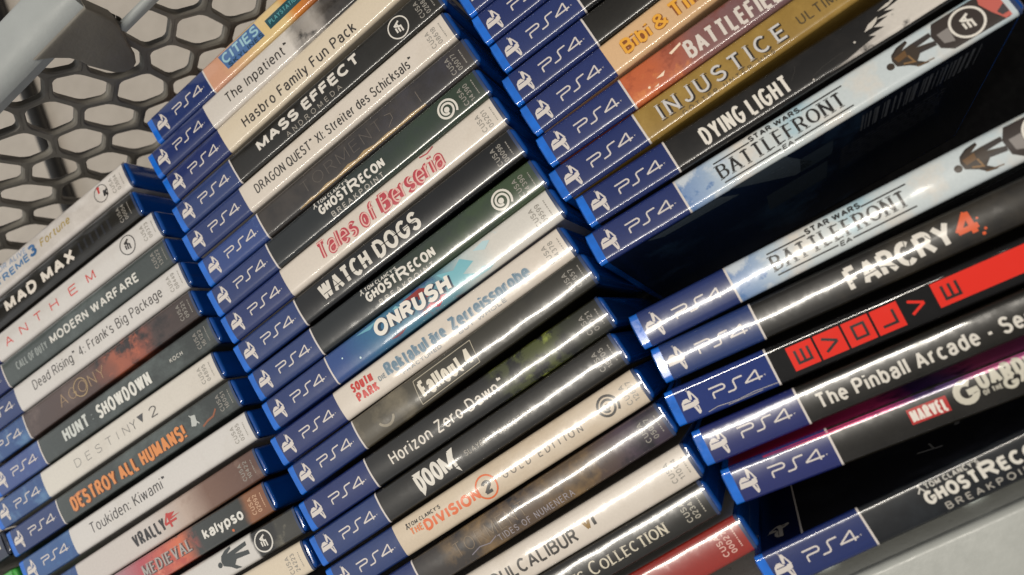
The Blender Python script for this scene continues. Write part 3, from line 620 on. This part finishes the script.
case('c3', -34.9, 100.7, -2.03, 'fiery orange to mauve spine with tall white condensed capitals',
     art('print_sparks', [(0, '#C4683A'), (52, '#C0623A'), (64, '#A85E48'), (74, '#865C58'), (100, '#76585A'), (171, '#54424A')], amp=.1, nscale=50, blots=[('#E08A4C', 90, .56, .7, 41, 66), ('#7A3424', 60, .52, .66, 41, 90), ('#F6E2C8', 260, .7, .74, 41, 100)]), divider=True, roll=-3.5, bulge=.2,
     items=[('art_spark', Bits().poly([(62.4, 3.4), (68.2, 4.6), (68, 3.6), (63, 2.4)]).poly([(53, -2.2), (57.6, -1.4), (56, -3)]).disc(49, -3.6, .5).poly([(50.5, -4.8), (53, -4.4), (52.4, -5.2)]), '#F2DCC2'),
            ('title_lettering', texts(('BATTLEFIELD', 67.8, -4.0, 112, -6.0, 7.8), t=.17, gap=.12), '#D8CEC4')])
case('c3', -38.4, 85.3, -1.78, 'gold spine with spaced metallic grey capitals casting dark shadows',
     art('print_gold', [(0, '#8E7030'), (60, '#947636'), (171, '#98783A')], amp=.06, blots=[('#AC8C48', 50, .5, .75, 41, 171)]), divider=True, roll=-5, bulge=.2, band=M_BAND2,
     items=[('title_shadow', texts(('INJUSTICE', 49.8, -3.2, 104.6, -4.6, 7.0), t=.18, gap=.34, serif=True), '#2A221A', 0), ('title_lettering', texts(('INJUSTICE', 49.4, -2.6, 104, -4.0, 6.8), t=.135, gap=.36, serif=True), '#C9C6C4', 2),
            ('subtitle_lettering', texts(('GÖTTER UNTER UNS', 57, -5.9, 97, -6.3, 1.8), t=.15, gap=.5), '#4A3C22', 1), ('edition_lettering', texts(('ULTIMATE EDITION', 109.4, -3.2, 158, -4.2, 4.2), t=.12, gap=.22), '#4A3E28', 1)])
case('c3', -35.3, 70.1, -3.42, 'black spine with slim white capitals and a torn white patch at its right',
     art('print_grunge', [(0, '#191715'), (171, '#191715')], blots=[('#2A2724', 50, .5, .75, 41, 171)]), roll=-6.5, bulge=.22, band=M_BAND2,
     items=[('title_lettering', texts(('DYING LIGHT', 54, -4.6, 91.2, -4.6, 7.8), t=.155, gap=.16), '#E2DCD2'),
            ('art_patch', Bits().poly([(104, -6.4), (112, -5.6), (118, -4.6), (124, -3.8), (122, -2.4), (128, -2.6), (125, -.6), (131, .2), (127, 1.4), (134, 1.0), (131, 2.6), (138, 3.4), (134, 4.8), (142, 5.2), (160, 5.4), (166, 5.4), (166, -6.6), (130, -6.8)]), art('print_torn_white', [(0, '#D4CDC4'), (104, '#6A6560'), (118, '#B4ADA6'), (130, '#D0C9C0'), (171, '#D4CDC4')], amp=.1, nscale=80, blots=[('#3A3633', 130, .55, .64, 104, 134)])),
            ('art_splatter', Bits().poly([(121.5, -.4), (124, 1.4), (128, 2.2), (127, .8), (124.6, -.4)]).poly([(129, 3.8), (133, 4.6), (136, 4.4), (133, 3.4)]).disc(117, -1.6, .4).disc(98.6, -5.2, .35), '#C9C2B8'),
            ('scratch', Bits().line([(92, -1), (95, 1.6), (96, 3.4)], .12).line([(99, -4), (104, -2.8), (112, -2.2)], .12), '#3C3834')])
def front_line(col, X, Y, yaw, label, **kw):
    soldier = [(128.0, 1.9), (128.9, 3.9), (131.9, 5.6), (135.5, 6.1), (135.6, 5.0), (132.6, 3.5), (136.2, 3.8), (142.9, 3.9), (142.7, 2.1), (137.1, 1.6), (142.8, .1), (142.6, -1.7), (136.8, -1.0), (134.7, -2.9), (137.6, -5.6), (134.2, -5.0), (131.9, -2.9), (128.3, -.8)]
    b1 = art('print_sky_%d' % len(bpy.data.materials), [(0, '#6F8BB4'), (43, '#7A94BC'), (50, '#93A9C6'), (58, '#BAC8D2'), (75, '#CBD2D2'), (171, '#C6D0D4')], amp=.05, nscale=60,
             blots=[('#C6CED6', 95, .5, .6, 41, 62), ('#5F80B0', 110, .56, .62, 41, 56), ('#A9C4CE', 45, .55, .68, 60, 171), ('#D9D2C8', 40, .5, .66, 60, 150)])
    return case(col, X, Y, yaw, label, b1, divider=True, items=[
        ('title_lettering', texts(('BATTLEFRONT', 56.6, -3.0, 108, -3.1, 6.2), t=.165, gap=.15, contrast=.55, serif=True), '#262422'),
        ('series_lettering', texts(('STAR WARS', 72.4, 4.0, 93.4, 3.9, 2.3), t=.24, gap=.1), '#262422'),
        ('title_rule', Bits().line([(56.8, 4.3), (72.2, 4.25)], .55).line([(93.4, 4.2), (109.8, 4.2)], .55).line([(56.9, -4.5), (80.4, -4.6)], .55).line([(86, -4.6), (109.4, -4.6)], .55), '#262422'),
        ('maker_lettering', texts(('EA', 80.9, -5.5, 85.4, -5.5, 1.9), t=.22, shear=.2, gap=.05), '#262422'),
        ('soldier_print', Bits().poly(soldier).disc(126.6, .4, 1.35), '#3E342B', 1), ('soldier_print', Bits().poly([(129, 2.4), (133.4, 3.0), (133, .6), (129.4, .2)]).line([(133.5, -4.6), (139.5, -5.2)], .4), '#6A4E30', 2),
        ('soldier_print', Bits().poly([(136.6, 3.6), (142.9, 3.6), (142.7, 2.3), (137, 1.9)]).poly([(136.6, .2), (142.8, .0), (142.6, -1.4), (136.8, -.9)]), '#3A3432', 2), ('soldier_print', Bits().line([(129, 3.6), (131.8, 5.2), (135.2, 5.7)], .7), '#2E2822', 2), ('soldier_print', Bits().line([(130.5, -1.2), (133.8, -2.6), (133.2, .6)], .6), '#8A6A44', 2),
        ('vehicle_print', Bits().poly([(142.6, 2.2), (145.1, 6.2), (166, 6.2), (166, -6.4), (146.4, -6.2), (143.0, -3.4)]), '#3A322E', 0), ('vehicle_print', Bits().poly([(144.4, 1.6), (148.6, 1.8), (148, -3.8), (144.8, -2.6)]), '#8A8480', 1),
        ('emblem_ring', ring(154.4, -.2, 5.5, .85), '#E2DCD2', 2), ('emblem_mark', emblem_ea(154.4, -.2, 3.4), '#E2DCD2', 2),
        ('art_patch', Bits().poly([(161.4, 5.9), (166.6, 5.9), (166.6, -6.2), (164.4, -6.2), (162.0, -1.5), (160.4, 3)]), '#C4655A', 1), ('art_patch', Bits().poly([(163.4, -2.6), (166.5, -1), (166.5, -4.6), (164.2, -4.6)]), '#4A4446', 2)], **kw)
# back cover of the first pale blue case: legal text, bar code and rating boxes
def side_decal(name, bits, T, sgn, mat, e, lift=.06):
    V = []; F = []
    for x, w, z in bits.v: V.append((x, sgn * (T / 2 + lift + z), w + DEPTH))
    for f in bits.f:
        a = 0
        for i in range(len(f)):
            p, q = bits.v[f[i]], bits.v[f[(i + 1) % len(f)]]; a += p[0] * q[1] - q[0] * p[1]
        up = a > 0
        F.append(f if (up == (sgn < 0)) else f[::-1])
    return mesh(name, V, F, mat, e)
BACKBLUE = art('print_back_dark', [(0, '#14213A'), (60, '#1B2B46'), (120, '#131A26'), (171, '#0E1118')], amp=.12, nscale=25, blots=[('#3A5878', 22, .55, .75, 0, 110)])
e, pr = front_line('c3', -40.8, 54.7, -3.91, 'pale sky blue spine with black serif capitals, above the wide dark gap', bulge=.2, roll=-8.0, back=BACKBLUE, front=BACKBLUE)
bk = Bits()
r2 = random.Random(3)
for row in range(9):
    u = 104
    while u < 148:
        w = r2.uniform(2, 7); bk.line([(u, -36 - row * 3.4), (min(148, u + w), -36 - row * 3.4)], 1.1); u += w + 1.2
side_decal('legal_lettering', bk, 15.0, -1, ink('#4A4D52'), e)
bk = Bits(); u = 112
while u < 158:
    w = r2.choice((.5, .8, 1.2)); bk.line([(u, -8), (u, -26)], w); u += w + r2.choice((.6, 1.0, 1.5))
side_decal('bar_code', bk, 15.0, -1, ink('#62656A'), e)
bk = Bits().rect(86, -16, 100, -34).rect(70, -40, 98, -66)
side_decal('cover_picture', bk, 15.0, -1, ink('#3A4652'), e)
side_decal('cover_reflection', Bits().poly([(57, -.5), (80, -.5), (92, -30), (84, -34)]).poly([(20, -3), (52, -2), (60, -14), (26, -10)]), 15.0, -1, ink('#55616B', crough=.2), e)  # grey patches painted as hazy reflections on the glossy back cover
front_line('c3', -44.6, 17.0, -6.54, 'pale sky blue spine with black serif capitals, below the wide dark gap', bulge=.5, front=art('print_front_dark', [(0, '#1B2E58'), (171, '#20283A')]))
case('c3', -44.9, 1.5, -8.07, 'black spine with thick white capitals and an orange numeral', art('print_warm_black', [(0, '#1C1A16'), (171, '#1E1B17')], grain=.2, blots=[('#3A342A', 40, .5, .75, 41, 171)]), bulge=.5,
     items=[('title_lettering', texts(('FAR', 75.2, -4.6, 93.0, -4.5, 9.2), ('CRY', 93.6, -4.5, 113.6, -4.0, 9.2), t=.2, gap=.06), '#DED8CE'),
            ('title_crack', Bits().line([(76, -1.6), (88, -.6), (92, -2.2)], .35).line([(98, 4.4), (96.4, -4.2)], .3).line([(105, 3), (108.6, -3.4)], .3), '#1B1916', 2),
            ('number_lettering', texts(('4', 113.8, -4.2, 122.6, -4.1, 9.8), t=.2), '#D95A2C'), ('number_splatter', Bits().disc(121.9, -4.6, .6).disc(123, -3.2, .5).disc(122.2, 1.2, .4), '#D95A2C')])
EV = Bits()
for k in range(4): EV.rect(47.7 + k * 10.55, -4.7, 57.4 + k * 10.55, 4.7)
EV.poly([(101.2, -3.9), (168.6, -3.6), (168.6, 5.4), (101.2, 5.2)])
EVL = Bits()
EVL.line([(49.7, -2.3), (55.5, -2.3)], 1.0).line([(50.2, -2.3), (50.2, 2.6)], .95).line([(52.6, -2.3), (52.6, 2.6)], .95).line([(55.0, -2.3), (55.0, 2.6)], .95)
EVL.line([(60.6, 2.6), (65.6, .1)], 1.0).line([(65.6, .1), (60.6, -2.6)], 1.0)
EVL.line([(71.4, 2.4), (76.4, 2.4)], .95).line([(76, 2.4), (76, -2.4)], .95).line([(76.4, -2.4), (71.4, -2.4)], .95).line([(71.8, -2.4), (71.8, 2.4)], .95)
EVL.line([(81.6, -2.3), (87.0, -2.3)], 1.0).line([(86.6, -2.7), (86.6, 2.6)], .95)
EVL.line([(103.7, -1.7), (109.5, -1.7)], 1.0).line([(104.2, -1.7), (104.2, 3.2)], .95).line([(106.6, -1.7), (106.6, 3.2)], .95).line([(109.0, -1.7), (109.0, 3.2)], .95)
case('c3', -50.1, -15.5, -8.47, 'black spine with black letters in red squares and a long red bar', art('print_matt_black', [(0, '#0C0B0B'), (171, '#0C0B0B')], rough=.65, spec=.12, crough=.05), bulge=.08, roll=4.5, band=art('platform_blue_matt', [(0, '#1F3272'), (171, '#1F3272')], rough=.65, spec=.12, crough=.05), T=15.0,
     items=[('title_block', EV, ink('#E02A1A', rough=.6, spec=.15, crough=.05), 0), ('title_lettering', EVL, '#15110F', 2), ('title_mark', Bits().line([(92.2, 2.8), (97.2, .4)], 1.0).line([(97.2, .4), (92.2, -2.2)], 1.0), ink('#E02A1A', rough=.6, spec=.15, crough=.05), 1),
            ('edge_lines', Bits().line([(12, -5.9), (16, -5.3), (24, -5.9), (31, -5.4), (40, -5.8)], .22).line([(20, -6.3), (34, -6.1)], .2), '#B9B4AC', 2)])  # thin uneven pale lines near the lower edge of the blue band
PF = art('print_pink_front', [(0, '#801C3C'), (35, '#C0265C'), (60, '#F04890'), (72, '#4A2A70'), (84, '#6A4A88'), (96, '#D0588E'), (112, '#C05894'), (171, '#3A2A60')], amp=.1, nscale=60, blots=[('#2A1C40', 120, .5, .6, 62, 92)])
case('c3', -49.5, -33.4, -7.71, 'black spine with a plain white mixed case title above the pink edged one', PBLACK, bulge=.42, T=14.8, roll=1.6, band=M_BANDP,
     items=[('title_lettering', texts(('The Pinball Arcade - Season', 46, -3.6, 133, -4.4, 6.0), t=.165, gap=.15), '#D8D2C8')])
case('c3', -48.4, -51.1, -8.24, 'black spine with a small red and white name plate and a pink front cover edge', PBLACK, bulge=.42, roll=4.0, T=14.8, front=PF, band=M_BANDP,
     items=[('front_wrap', Bits().poly([(16, 5.9), (30, 5.4), (41, 5.0), (100, 4.7), (167, 4.7), (167, 7.3), (16, 7.3)]), PF, 0), ('maker_plate', Bits().poly([(67.9, 3.0), (81.6, 3.0), (81.4, -2.6), (67.8, -2.6)]), '#B5312F', 0), ('maker_lettering', texts(('MARVEL', 68.5, -2.2, 81, -2.2, 4.8), t=.19, gap=.07), '#E6DCD2', 1),
            ('title_lettering', texts(('G', 84.0, -3.2, 92.2, -3.0, 8.8), ('UARDIANS', 92.6, .2, 122, .2, 6.0), t=.25, gap=.08), '#C9C4B4', 2),
            ('title_lettering', texts(('OF THE', 92.8, -2.0, 99.2, -1.8, 1.9), t=.22), '#B9B4A6', 1), ('title_lettering', texts(('G', 99.6, -3.2, 104.4, -3.2, 4.6), ('ALAXY', 104.7, -2.6, 120, -2.6, 3.6), t=.26, gap=.08), '#C9C4B4', 1)])
# lowest spine of the right column; its front cover shows in the gap above it
def recon3(X, Y, yaw, label):
    fr = art('print_front_black', [(0, '#10163A'), (19.2, '#10163A'), (19.4, '#1C1C22'), (171, '#1C1D24')], blots=[('#34363E', 30, .5, .7, 20, 171)], crough=.1)
    e, pr = case('c3', X, Y, yaw, label, art('print_recon_night', [(0, '#0F1113'), (171, '#15181E')], amp=.1, blots=[('#23282C', 60, .5, .75, 41, 171)]), bulge=.2, roll=3.0, front=fr, band=M_BAND2,
       items=[('author_lettering', texts(("TOM CLANCY'S", 64.4, 3.3, 84, 3.6, 2.0), t=.2), '#C9C5BD'), ('title_lettering', texts(('GHOST', 62.2, -2.0, 81.6, -2.0, 5.0), ('ECON', 88.6, -2.0, 106, -2.0, 5.0), t=.24, gap=.1), '#D9D4CA'),
              ('title_lettering', texts(('R', 82.2, -2.2, 88.0, -2.2, 6.2), t=.22), '#D9D4CA', 2), ('subtitle_lettering', texts(('BREAKPOINT', 67, -5.8, 100.5, -5.7, 2.6), t=.17, gap=.42), '#A8A39A'),
              ('author_emblem', Bits().line([(61.4, 3.0), (62.8, 4.6), (63.8, 3.0)], .5).disc(62.6, 5.4, .5), '#C9C5BD')])
    side_decal('front_divider', Bits().line([(19.4, -1), (19.4, -128)], .8), 15.0, 1, M_W, e)
    b = Bits()
    for x, y, z in SYMBOL.v: b.v.append((10.5 - y * .9, -1.5 - x * 1.9, z))
    b.f = list(SYMBOL.f)
    side_decal('front_symbol', b, 15.0, 1, ink('#B9B2A8'), e)
    b = Bits().ring(98, -37, 9, 2.0, 190, 330).line([(70, -27), (79, -22)], 1.4).line([(76, -32), (76, -24)], .8)
    side_decal('front_art', b, 15.0, 1, ink('#8A8A8C'), e)
recon3(-55.4, -84.1, -2.9, 'blackish navy spine with stacked white capitals beside the grey rim, lowest of the right column')

# ------------------------------------------------------------------ cases just cut off at the lower left corner
def plain_case(X, Y, yaw, label, shellmat, paper, edge=None):
    e = bpy.data.objects.new('game_case', None); C.objects.link(e)
    Rm = Matrix.Rotation(math.radians(yaw), 3, 'Z'); p = Vector((X, Y, 0)) - Vector((0, 0, DEPTH))
    e.location = p * MM; e.rotation_euler = Rm.to_euler(); tag(e, label, 'game case', 'game cases cut off at the lower left')
    pr = Profile(14.5, .3); from_bm('shell', shell_bm(14.5), shellmat, e, True)
    sheet('spine_print', pr, 2.4, 168.6, paper, e, 4)
    for sgn, nm in ((1, 'front_cover'), (-1, 'back_cover')):
        y = sgn * 7.25; z1 = pr.z(7.25) + DEPTH
        mesh(nm, [(2.4, y, 3), (168.6, y, 3), (168.6, y, z1), (2.4, y, z1)], [(0, 1, 2, 3) if sgn < 0 else (3, 2, 1, 0)], paper, e)
    return e, pr
e, pr = plain_case(-564.5, 119.5, -3, 'dark navy case end at the left edge of the photo', M_NAVYSHELL, art('print_navy', [(0, '#1A2036'), (171, '#20283F')]))
decal('art_stroke', Bits().poly([(161, 1.5), (165.5, 2.2), (166, -1.4), (162.5, -2)]), pr, ink('#D8D2C0'), e)
plain_case(-567.5, 98.5, -3, 'bright green case in the bottom left corner', M_GREENSHELL, art('print_green', [(0, '#3F9C3A'), (171, '#48A542')]))

# ------------------------------------------------------------------ the basket
M_BASK = plastic('grey_basket_plastic', '#706C64', rough=.5, var=.12, scale=30, bump=.25, bscale=500, spec=.4)
M_RIM = plastic('grey_rim_plastic', '#9DA1A0', rough=.5, var=.08, scale=25, bump=.2, bscale=400, spec=.45)
M_LIP = plastic('pale_rim_plastic', '#A6A8A3', rough=.34, var=.06, scale=35, bump=.25, bscale=250, spec=.5)
M_HOLELIGHT = plastic('hole_light_white', '#DCE4E2', rough=.25, var=.05)  # near white, stands in for light coming through the holes
bask = bpy.data.objects.new('shopping_basket', None); C.objects.link(bask)
bask.location = (-.16, .08, -.140)
tag(bask, 'grey plastic basket with honeycomb holed wall holding all the game cases', 'basket')
BX, BY, BZ = -160, 80, -140
def bput(name, bm, mat, smooth=False):
    for v in bm.verts: v.co -= Vector((BX, BY, BZ))
    return from_bm(name, bm, mat, bask, smooth)
def extrude_profile(pts, x0, x1, thick_closed=True, xf=None, nx=1):
    """closed YZ outline swept along X"""
    bm = bmesh.new(); rows = []
    for i in range(nx + 1):
        x = x0 + (x1 - x0) * i / nx
        rows.append([bm.verts.new((x, y, z)) for y, z in pts])
    n = len(pts)
    for a, b in zip(rows, rows[1:]):
        for j in range(n): bm.faces.new((a[j], a[(j + 1) % n], b[(j + 1) % n], b[j]))
    bm.faces.new(rows[0][::-1]); bm.faces.new(rows[-1])
    if xf:
        for v in bm.verts: v.co = xf(v.co)
    return bm
# honeycomb wall
WY = 250.0
def honeycomb():
    bm = bmesh.new()
    pw, ph = 22.0, 25.0; cw, chh = pw / 2, ph * 4 / 3 / 2
    hw, hh = 9.35, 14.3; d = 3.6
    for j in range(0, 8):
        for i in range(-17, 19):
            cx = -203 + pw * i + (pw / 2 if j % 2 else 0); cz = 10 + 50 - ph * j - (cx + 203) * .018
            out = [(0, chh), (cw, chh / 2), (cw, -chh / 2), (0, -chh), (-cw, -chh / 2), (-cw, chh / 2)]
            inn = [(0, hh), (hw, hh * .5), (hw, -hh * .5), (0, -hh), (-hw, -hh * .5), (-hw, hh * .5)]
            def cut(P, q):
                R = []
                for k in range(6):
                    p, a, b = Vector(P[k]), Vector(P[k - 1]), Vector(P[(k + 1) % 6])
                    R += [p + (a - p) * q, p + (a - p) * q * .35 + (b - p) * q * .35 - (p - (a + b) / 2) * 0, p + (b - p) * q]
                return R
            I = cut(inn, .19)
            O = []
            for k in range(6):
                p, a, b = Vector(out[k]), Vector(out[k - 1]), Vector(out[(k + 1) % 6])
                O += [p + (a - p) * .25, p, p + (b - p) * .25]
            def jit(x, z):
                return x + 1.5 * math.sin(x * .11 + z * .07) * math.sin(z * .13), z + 1.6 * math.sin(x * .083 - z * .05 + 1.3)
            def mk(P, y):
                R = []
                for p in P:
                    jx, jz = jit(cx + p.x, cz + p.y); R.append(bm.verts.new((jx, WY + y, jz)))
                return R
            # rounded strut: front lip set back a little from the opening
            of, ob = mk(O, 0), mk(O, d)
            i1 = mk([p * 1.05 for p in I], .0); i2 = mk([p * .985 for p in I], .7); i3 = mk([p * .985 for p in I], d - .5); i4 = mk([p * 1.03 for p in I], d)
            n = len(I)
            for k in range(n):
                k2 = (k + 1) % n
                for a, b in ((of, i1), (i1, i2), (i2, i3), (i3, i4), (i4, ob)):
                    bm.faces.new((a[k], a[k2], b[k2], b[k]))
    bmesh.ops.remove_doubles(bm, verts=bm.verts[:], dist=.02)
    bmesh.ops.bisect_plane(bm, geom=bm.verts[:] + bm.edges[:] + bm.faces[:], plane_co=(0, 0, 61), plane_no=(0, 0, 1), clear_outer=True)
    # right of the corner plate the wall ends lower, at the edge of the hand hole
    bmesh.ops.bisect_plane(bm, geom=bm.verts[:] + bm.edges[:] + bm.faces[:], plane_co=(0, 0, 43), plane_no=(0, 0, 1))
    bmesh.ops.bisect_plane(bm, geom=bm.verts[:] + bm.edges[:] + bm.faces[:], plane_co=(-150, 0, 0), plane_no=(1, 0, 0))
    gone = [f for f in bm.faces if f.calc_center_median().z > 43 and f.calc_center_median().x > -150]
    bmesh.ops.delete(bm, geom=gone, context='FACES')
    return bm
bput('honeycomb_wall', honeycomb(), M_BASK)
# solid wall foot and top band
bput('wall_foot', extrude_profile([(249.2, -140), (254.2, -140), (254.2, -112), (249.2, -112)], -560, 220), M_BASK)
def arcp(cx, cz, r, a0, a1, n=6): return [(cx + r * math.cos(math.radians(a0 + (a1 - a0) * i / n)), cz + r * math.sin(math.radians(a0 + (a1 - a0) * i / n))) for i in range(n + 1)]
flange = [(248.8, 59), (248.4, 63)] + arcp(257, 62.5, 8.6, 178, 90, 8) + [(262, 71.2), (267, 70.4)] + arcp(268, 65, 5.4, 80, 0) + [(273.4, 56), (270.4, 56)] + arcp(267.6, 65, 2.8, 0, 80) + arcp(258, 61.5, 6, 95, 180) + [(252, 59)]
bput('rim', extrude_profile(flange, -560, -150), M_RIM)
slot_in = [(248.9, 42), (248.7, 44)] + arcp(250.5, 44.6, 1.8, 180, 0) + [(252.3, 42)]
bput('rim_bar', extrude_profile(slot_in, -153, 60), M_RIM)
bput('rim', extrude_profile([(266, 56), (266, 66)] + arcp(269.6, 66, 3.6, 180, 0) + [(273.2, 56)], -150, 60), M_RIM)
bput('rim', extrude_profile(flange, 60, 220), M_RIM)
# solid corner plate beside the hand hole
bm = bmesh.new()
cp = [(-184, 66), (-179.5, 60), (-176.6, 54), (-176, 49), (-177, 44), (-176.4, 38), (-175.6, 31), (-173.4, 27), (-169.5, 25), (-165.9, 26), (-162, 30), (-158, 37), (-154, 43), (-151.0, 47.4), (-149.5, 52), (-149.5, 66)]
fr = [bm.verts.new((x, 247.9, z)) for x, z in cp]; bk2 = [bm.verts.new((x, 254.0, z)) for x, z in cp]
bm.faces.new(fr); bm.faces.new(bk2[::-1])
for k in range(len(cp)): bm.faces.new((fr[k], bk2[k], bk2[(k + 1) % len(cp)], fr[(k + 1) % len(cp)]))
bmesh.ops.recalc_face_normals(bm, faces=bm.faces[:])
bmesh.ops.bevel(bm, geom=[e for e in bm.edges if all(v.co.y < 248 for v in e.verts)], offset=1.5, segments=3, affect='EDGES', profile=.5)
bput('corner_plate', bm, M_BASK)
# near wall with its broad pale lip, set a few degrees off
ny = math.radians(-3.0); npv = Vector((0, -101.0, 0))
def nxf(co):
    x, y, z = co; return Vector((npv.x + x * math.cos(ny) - y * math.sin(ny), npv.y + x * math.sin(ny) + y * math.cos(ny), z))
near = [(0, -140), (0, -6)] + arcp(-3, -3, 3, 0, 90) + [(-60, 1.5)] + arcp(-60, -2, 3.5, 90, 180) + [(-63.5, -16), (-61, -16), (-61, -4), (-4, -4), (-4, -140)]
bput('near_wall', extrude_profile([(8.6, -140), (8.0, -34), (.6, -2.2), (-3.5, -2.2), (4.5, -34), (4.6, -140)], -420, 260, xf=nxf), M_LIP)
bput('near_lip', extrude_profile([(.9, -4.2)] + arcp(-1.6, -1.2, 2.5, 0, 90) + [(-30, 1.6), (-62, .9)] + arcp(-62, -2.4, 3.3, 90, 180) + [(-65.3, -18), (-62.6, -18), (-62.6, -4.2)], -420, 260, xf=nxf), M_LIP)
for x in (-36.5, 21):  # pale blobs added in place of light shining through near wall holes
    bm = bmesh.new(); bmesh.ops.create_uvsphere(bm, u_segments=16, v_segments=10, radius=1)
    for v in bm.verts: v.co = nxf(Vector((x + v.co.x * 5.4, 3.6 + v.co.y * 1.6, -14.5 + v.co.z * 2.6)))
    bput('hole_light', bm, M_HOLELIGHT, True)
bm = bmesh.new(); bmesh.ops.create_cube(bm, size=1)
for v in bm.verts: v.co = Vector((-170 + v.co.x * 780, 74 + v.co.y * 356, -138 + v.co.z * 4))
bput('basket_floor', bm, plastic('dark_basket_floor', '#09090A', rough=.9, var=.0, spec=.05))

# ------------------------------------------------------------------ surroundings seen through the holes
def floor_mat():
    k = NT('pale_floor'); g = k.n('ShaderNodeNewGeometry')
    n1 = k.noise(g.outputs['Position'], 6, 4, .6); n2 = k.noise(g.outputs['Position'], 90, 3, .6)
    col = k.ramp(k.math('ADD', k.math('MULTIPLY', n1, .7), k.math('MULTIPLY', n2, .3)), [(.35, lin('#A59D93')), (.65, lin('#B9B1A7'))])
    k.l(col, k.b.inputs['Base Color']); k.b.inputs['Roughness'].default_value = .35
    return k.m
fl = mesh('floor', [(-3000, -3000, -142), (3000, -3000, -142), (3000, 3000, -142), (-3000, 3000, -142)], [(0, 1, 2, 3)], floor_mat())
fl['kind'] = 'structure'
def bar(name, x0, y0, z0, x1, y1, z1, r, mat, label, cat):
    bm = bmesh.new(); bmesh.ops.create_cone(bm, cap_ends=True, segments=20, radius1=r, radius2=r, depth=1)
    a, b = Vector((x0, y0, z0)), Vector((x1, y1, z1)); L = (b - a).length; q = (b - a).to_track_quat('Z', 'Y')
    for v in bm.verts: v.co = q @ Vector((v.co.x, v.co.y, v.co.z * L)) + (a + b) / 2
    o = from_bm(name, bm, mat, None, False); tag(o, label, cat); return o
bar('shelf_rail', -345, 585, -136, -385, 300, -136, 5.5, plastic('dark_metal', '#1E1D1C', rough=.4), 'dark rail lying on the floor behind the honeycomb basket wall', 'rail')

# ------------------------------------------------------------------ light
w = bpy.data.worlds.new('World'); SC.world = w; w.use_nodes = True
bg = w.node_tree.nodes['Background']; bg.inputs[1].default_value = 1.0
# the bright shop floor lies to the left (-X), the shelves to the right are dimmer
_t = w.node_tree; _tc = _t.nodes.new('ShaderNodeTexCoord'); _sx = _t.nodes.new('ShaderNodeSeparateXYZ'); _rp = _t.nodes.new('ShaderNodeValToRGB'); _ma = _t.nodes.new('ShaderNodeMath')
_t.links.new(_tc.outputs['Generated'], _sx.inputs[0]); _ma.operation = 'MULTIPLY_ADD'; _ma.inputs[1].default_value = .5; _ma.inputs[2].default_value = .5
_t.links.new(_sx.outputs[0], _ma.inputs[0]); _t.links.new(_ma.outputs[0], _rp.inputs[0])
_el = _rp.color_ramp.elements; _el[0].position = 0; _el[0].color = (.80, .82, .84, 1); _el[1].position = 1; _el[1].color = (.05, .05, .055, 1)
_e = _el.new(.3); _e.color = (.42, .42, .42, 1); _e = _el.new(.55); _e.color = (.14, .14, .145, 1)
_t.links.new(_rp.outputs[0], bg.inputs[0])
def area(name, loc, sx, sy, power, col, target=(0, 0, 0)):
    L = bpy.data.lights.new(name, 'AREA'); L.shape = 'RECTANGLE'; L.size = sx; L.size_y = sy; L.energy = power; L.color = col
    o = bpy.data.objects.new(name, L); C.objects.link(o); o.location = loc
    o.rotation_euler = (Vector(loc) - Vector(target)).to_track_quat('Z', 'Y').to_euler(); return o
t = area('ceiling_tube', (-.28, .04, 2.0), 1.46, .05, 34, (1, .935, .83), (-.28, .04, 0))

# ------------------------------------------------------------------ camera
cam = bpy.data.cameras.new('camera'); co = bpy.data.objects.new('camera', cam); C.objects.link(co); SC.camera = co
Rc = Matrix(((0.786430842419852, 0.5642908947806801, 0.25120174393984906), (-0.5287856550147377, 0.8252509951700873, -0.19835958767202408), (-0.31923699839059505, 0.023164218924886862, 0.9473917657548873)))
co.matrix_world = Matrix.Translation((0, 0, .29575)) @ Rc.to_4x4()
cam.sensor_width = 36; cam.lens = 740 / 1024 * 36; cam.clip_start = .01; cam.clip_end = 50
cam.dof.use_dof = True; cam.dof.focus_distance = .325; cam.dof.aperture_fstop = 7
SC.view_settings.view_transform = 'Standard'; SC.view_settings.look = 'None'; SC.view_settings.gamma = 1; SC.view_settings.exposure = 0
SC.render.engine = 'CYCLES'; SC.render.filter_size = 1.9
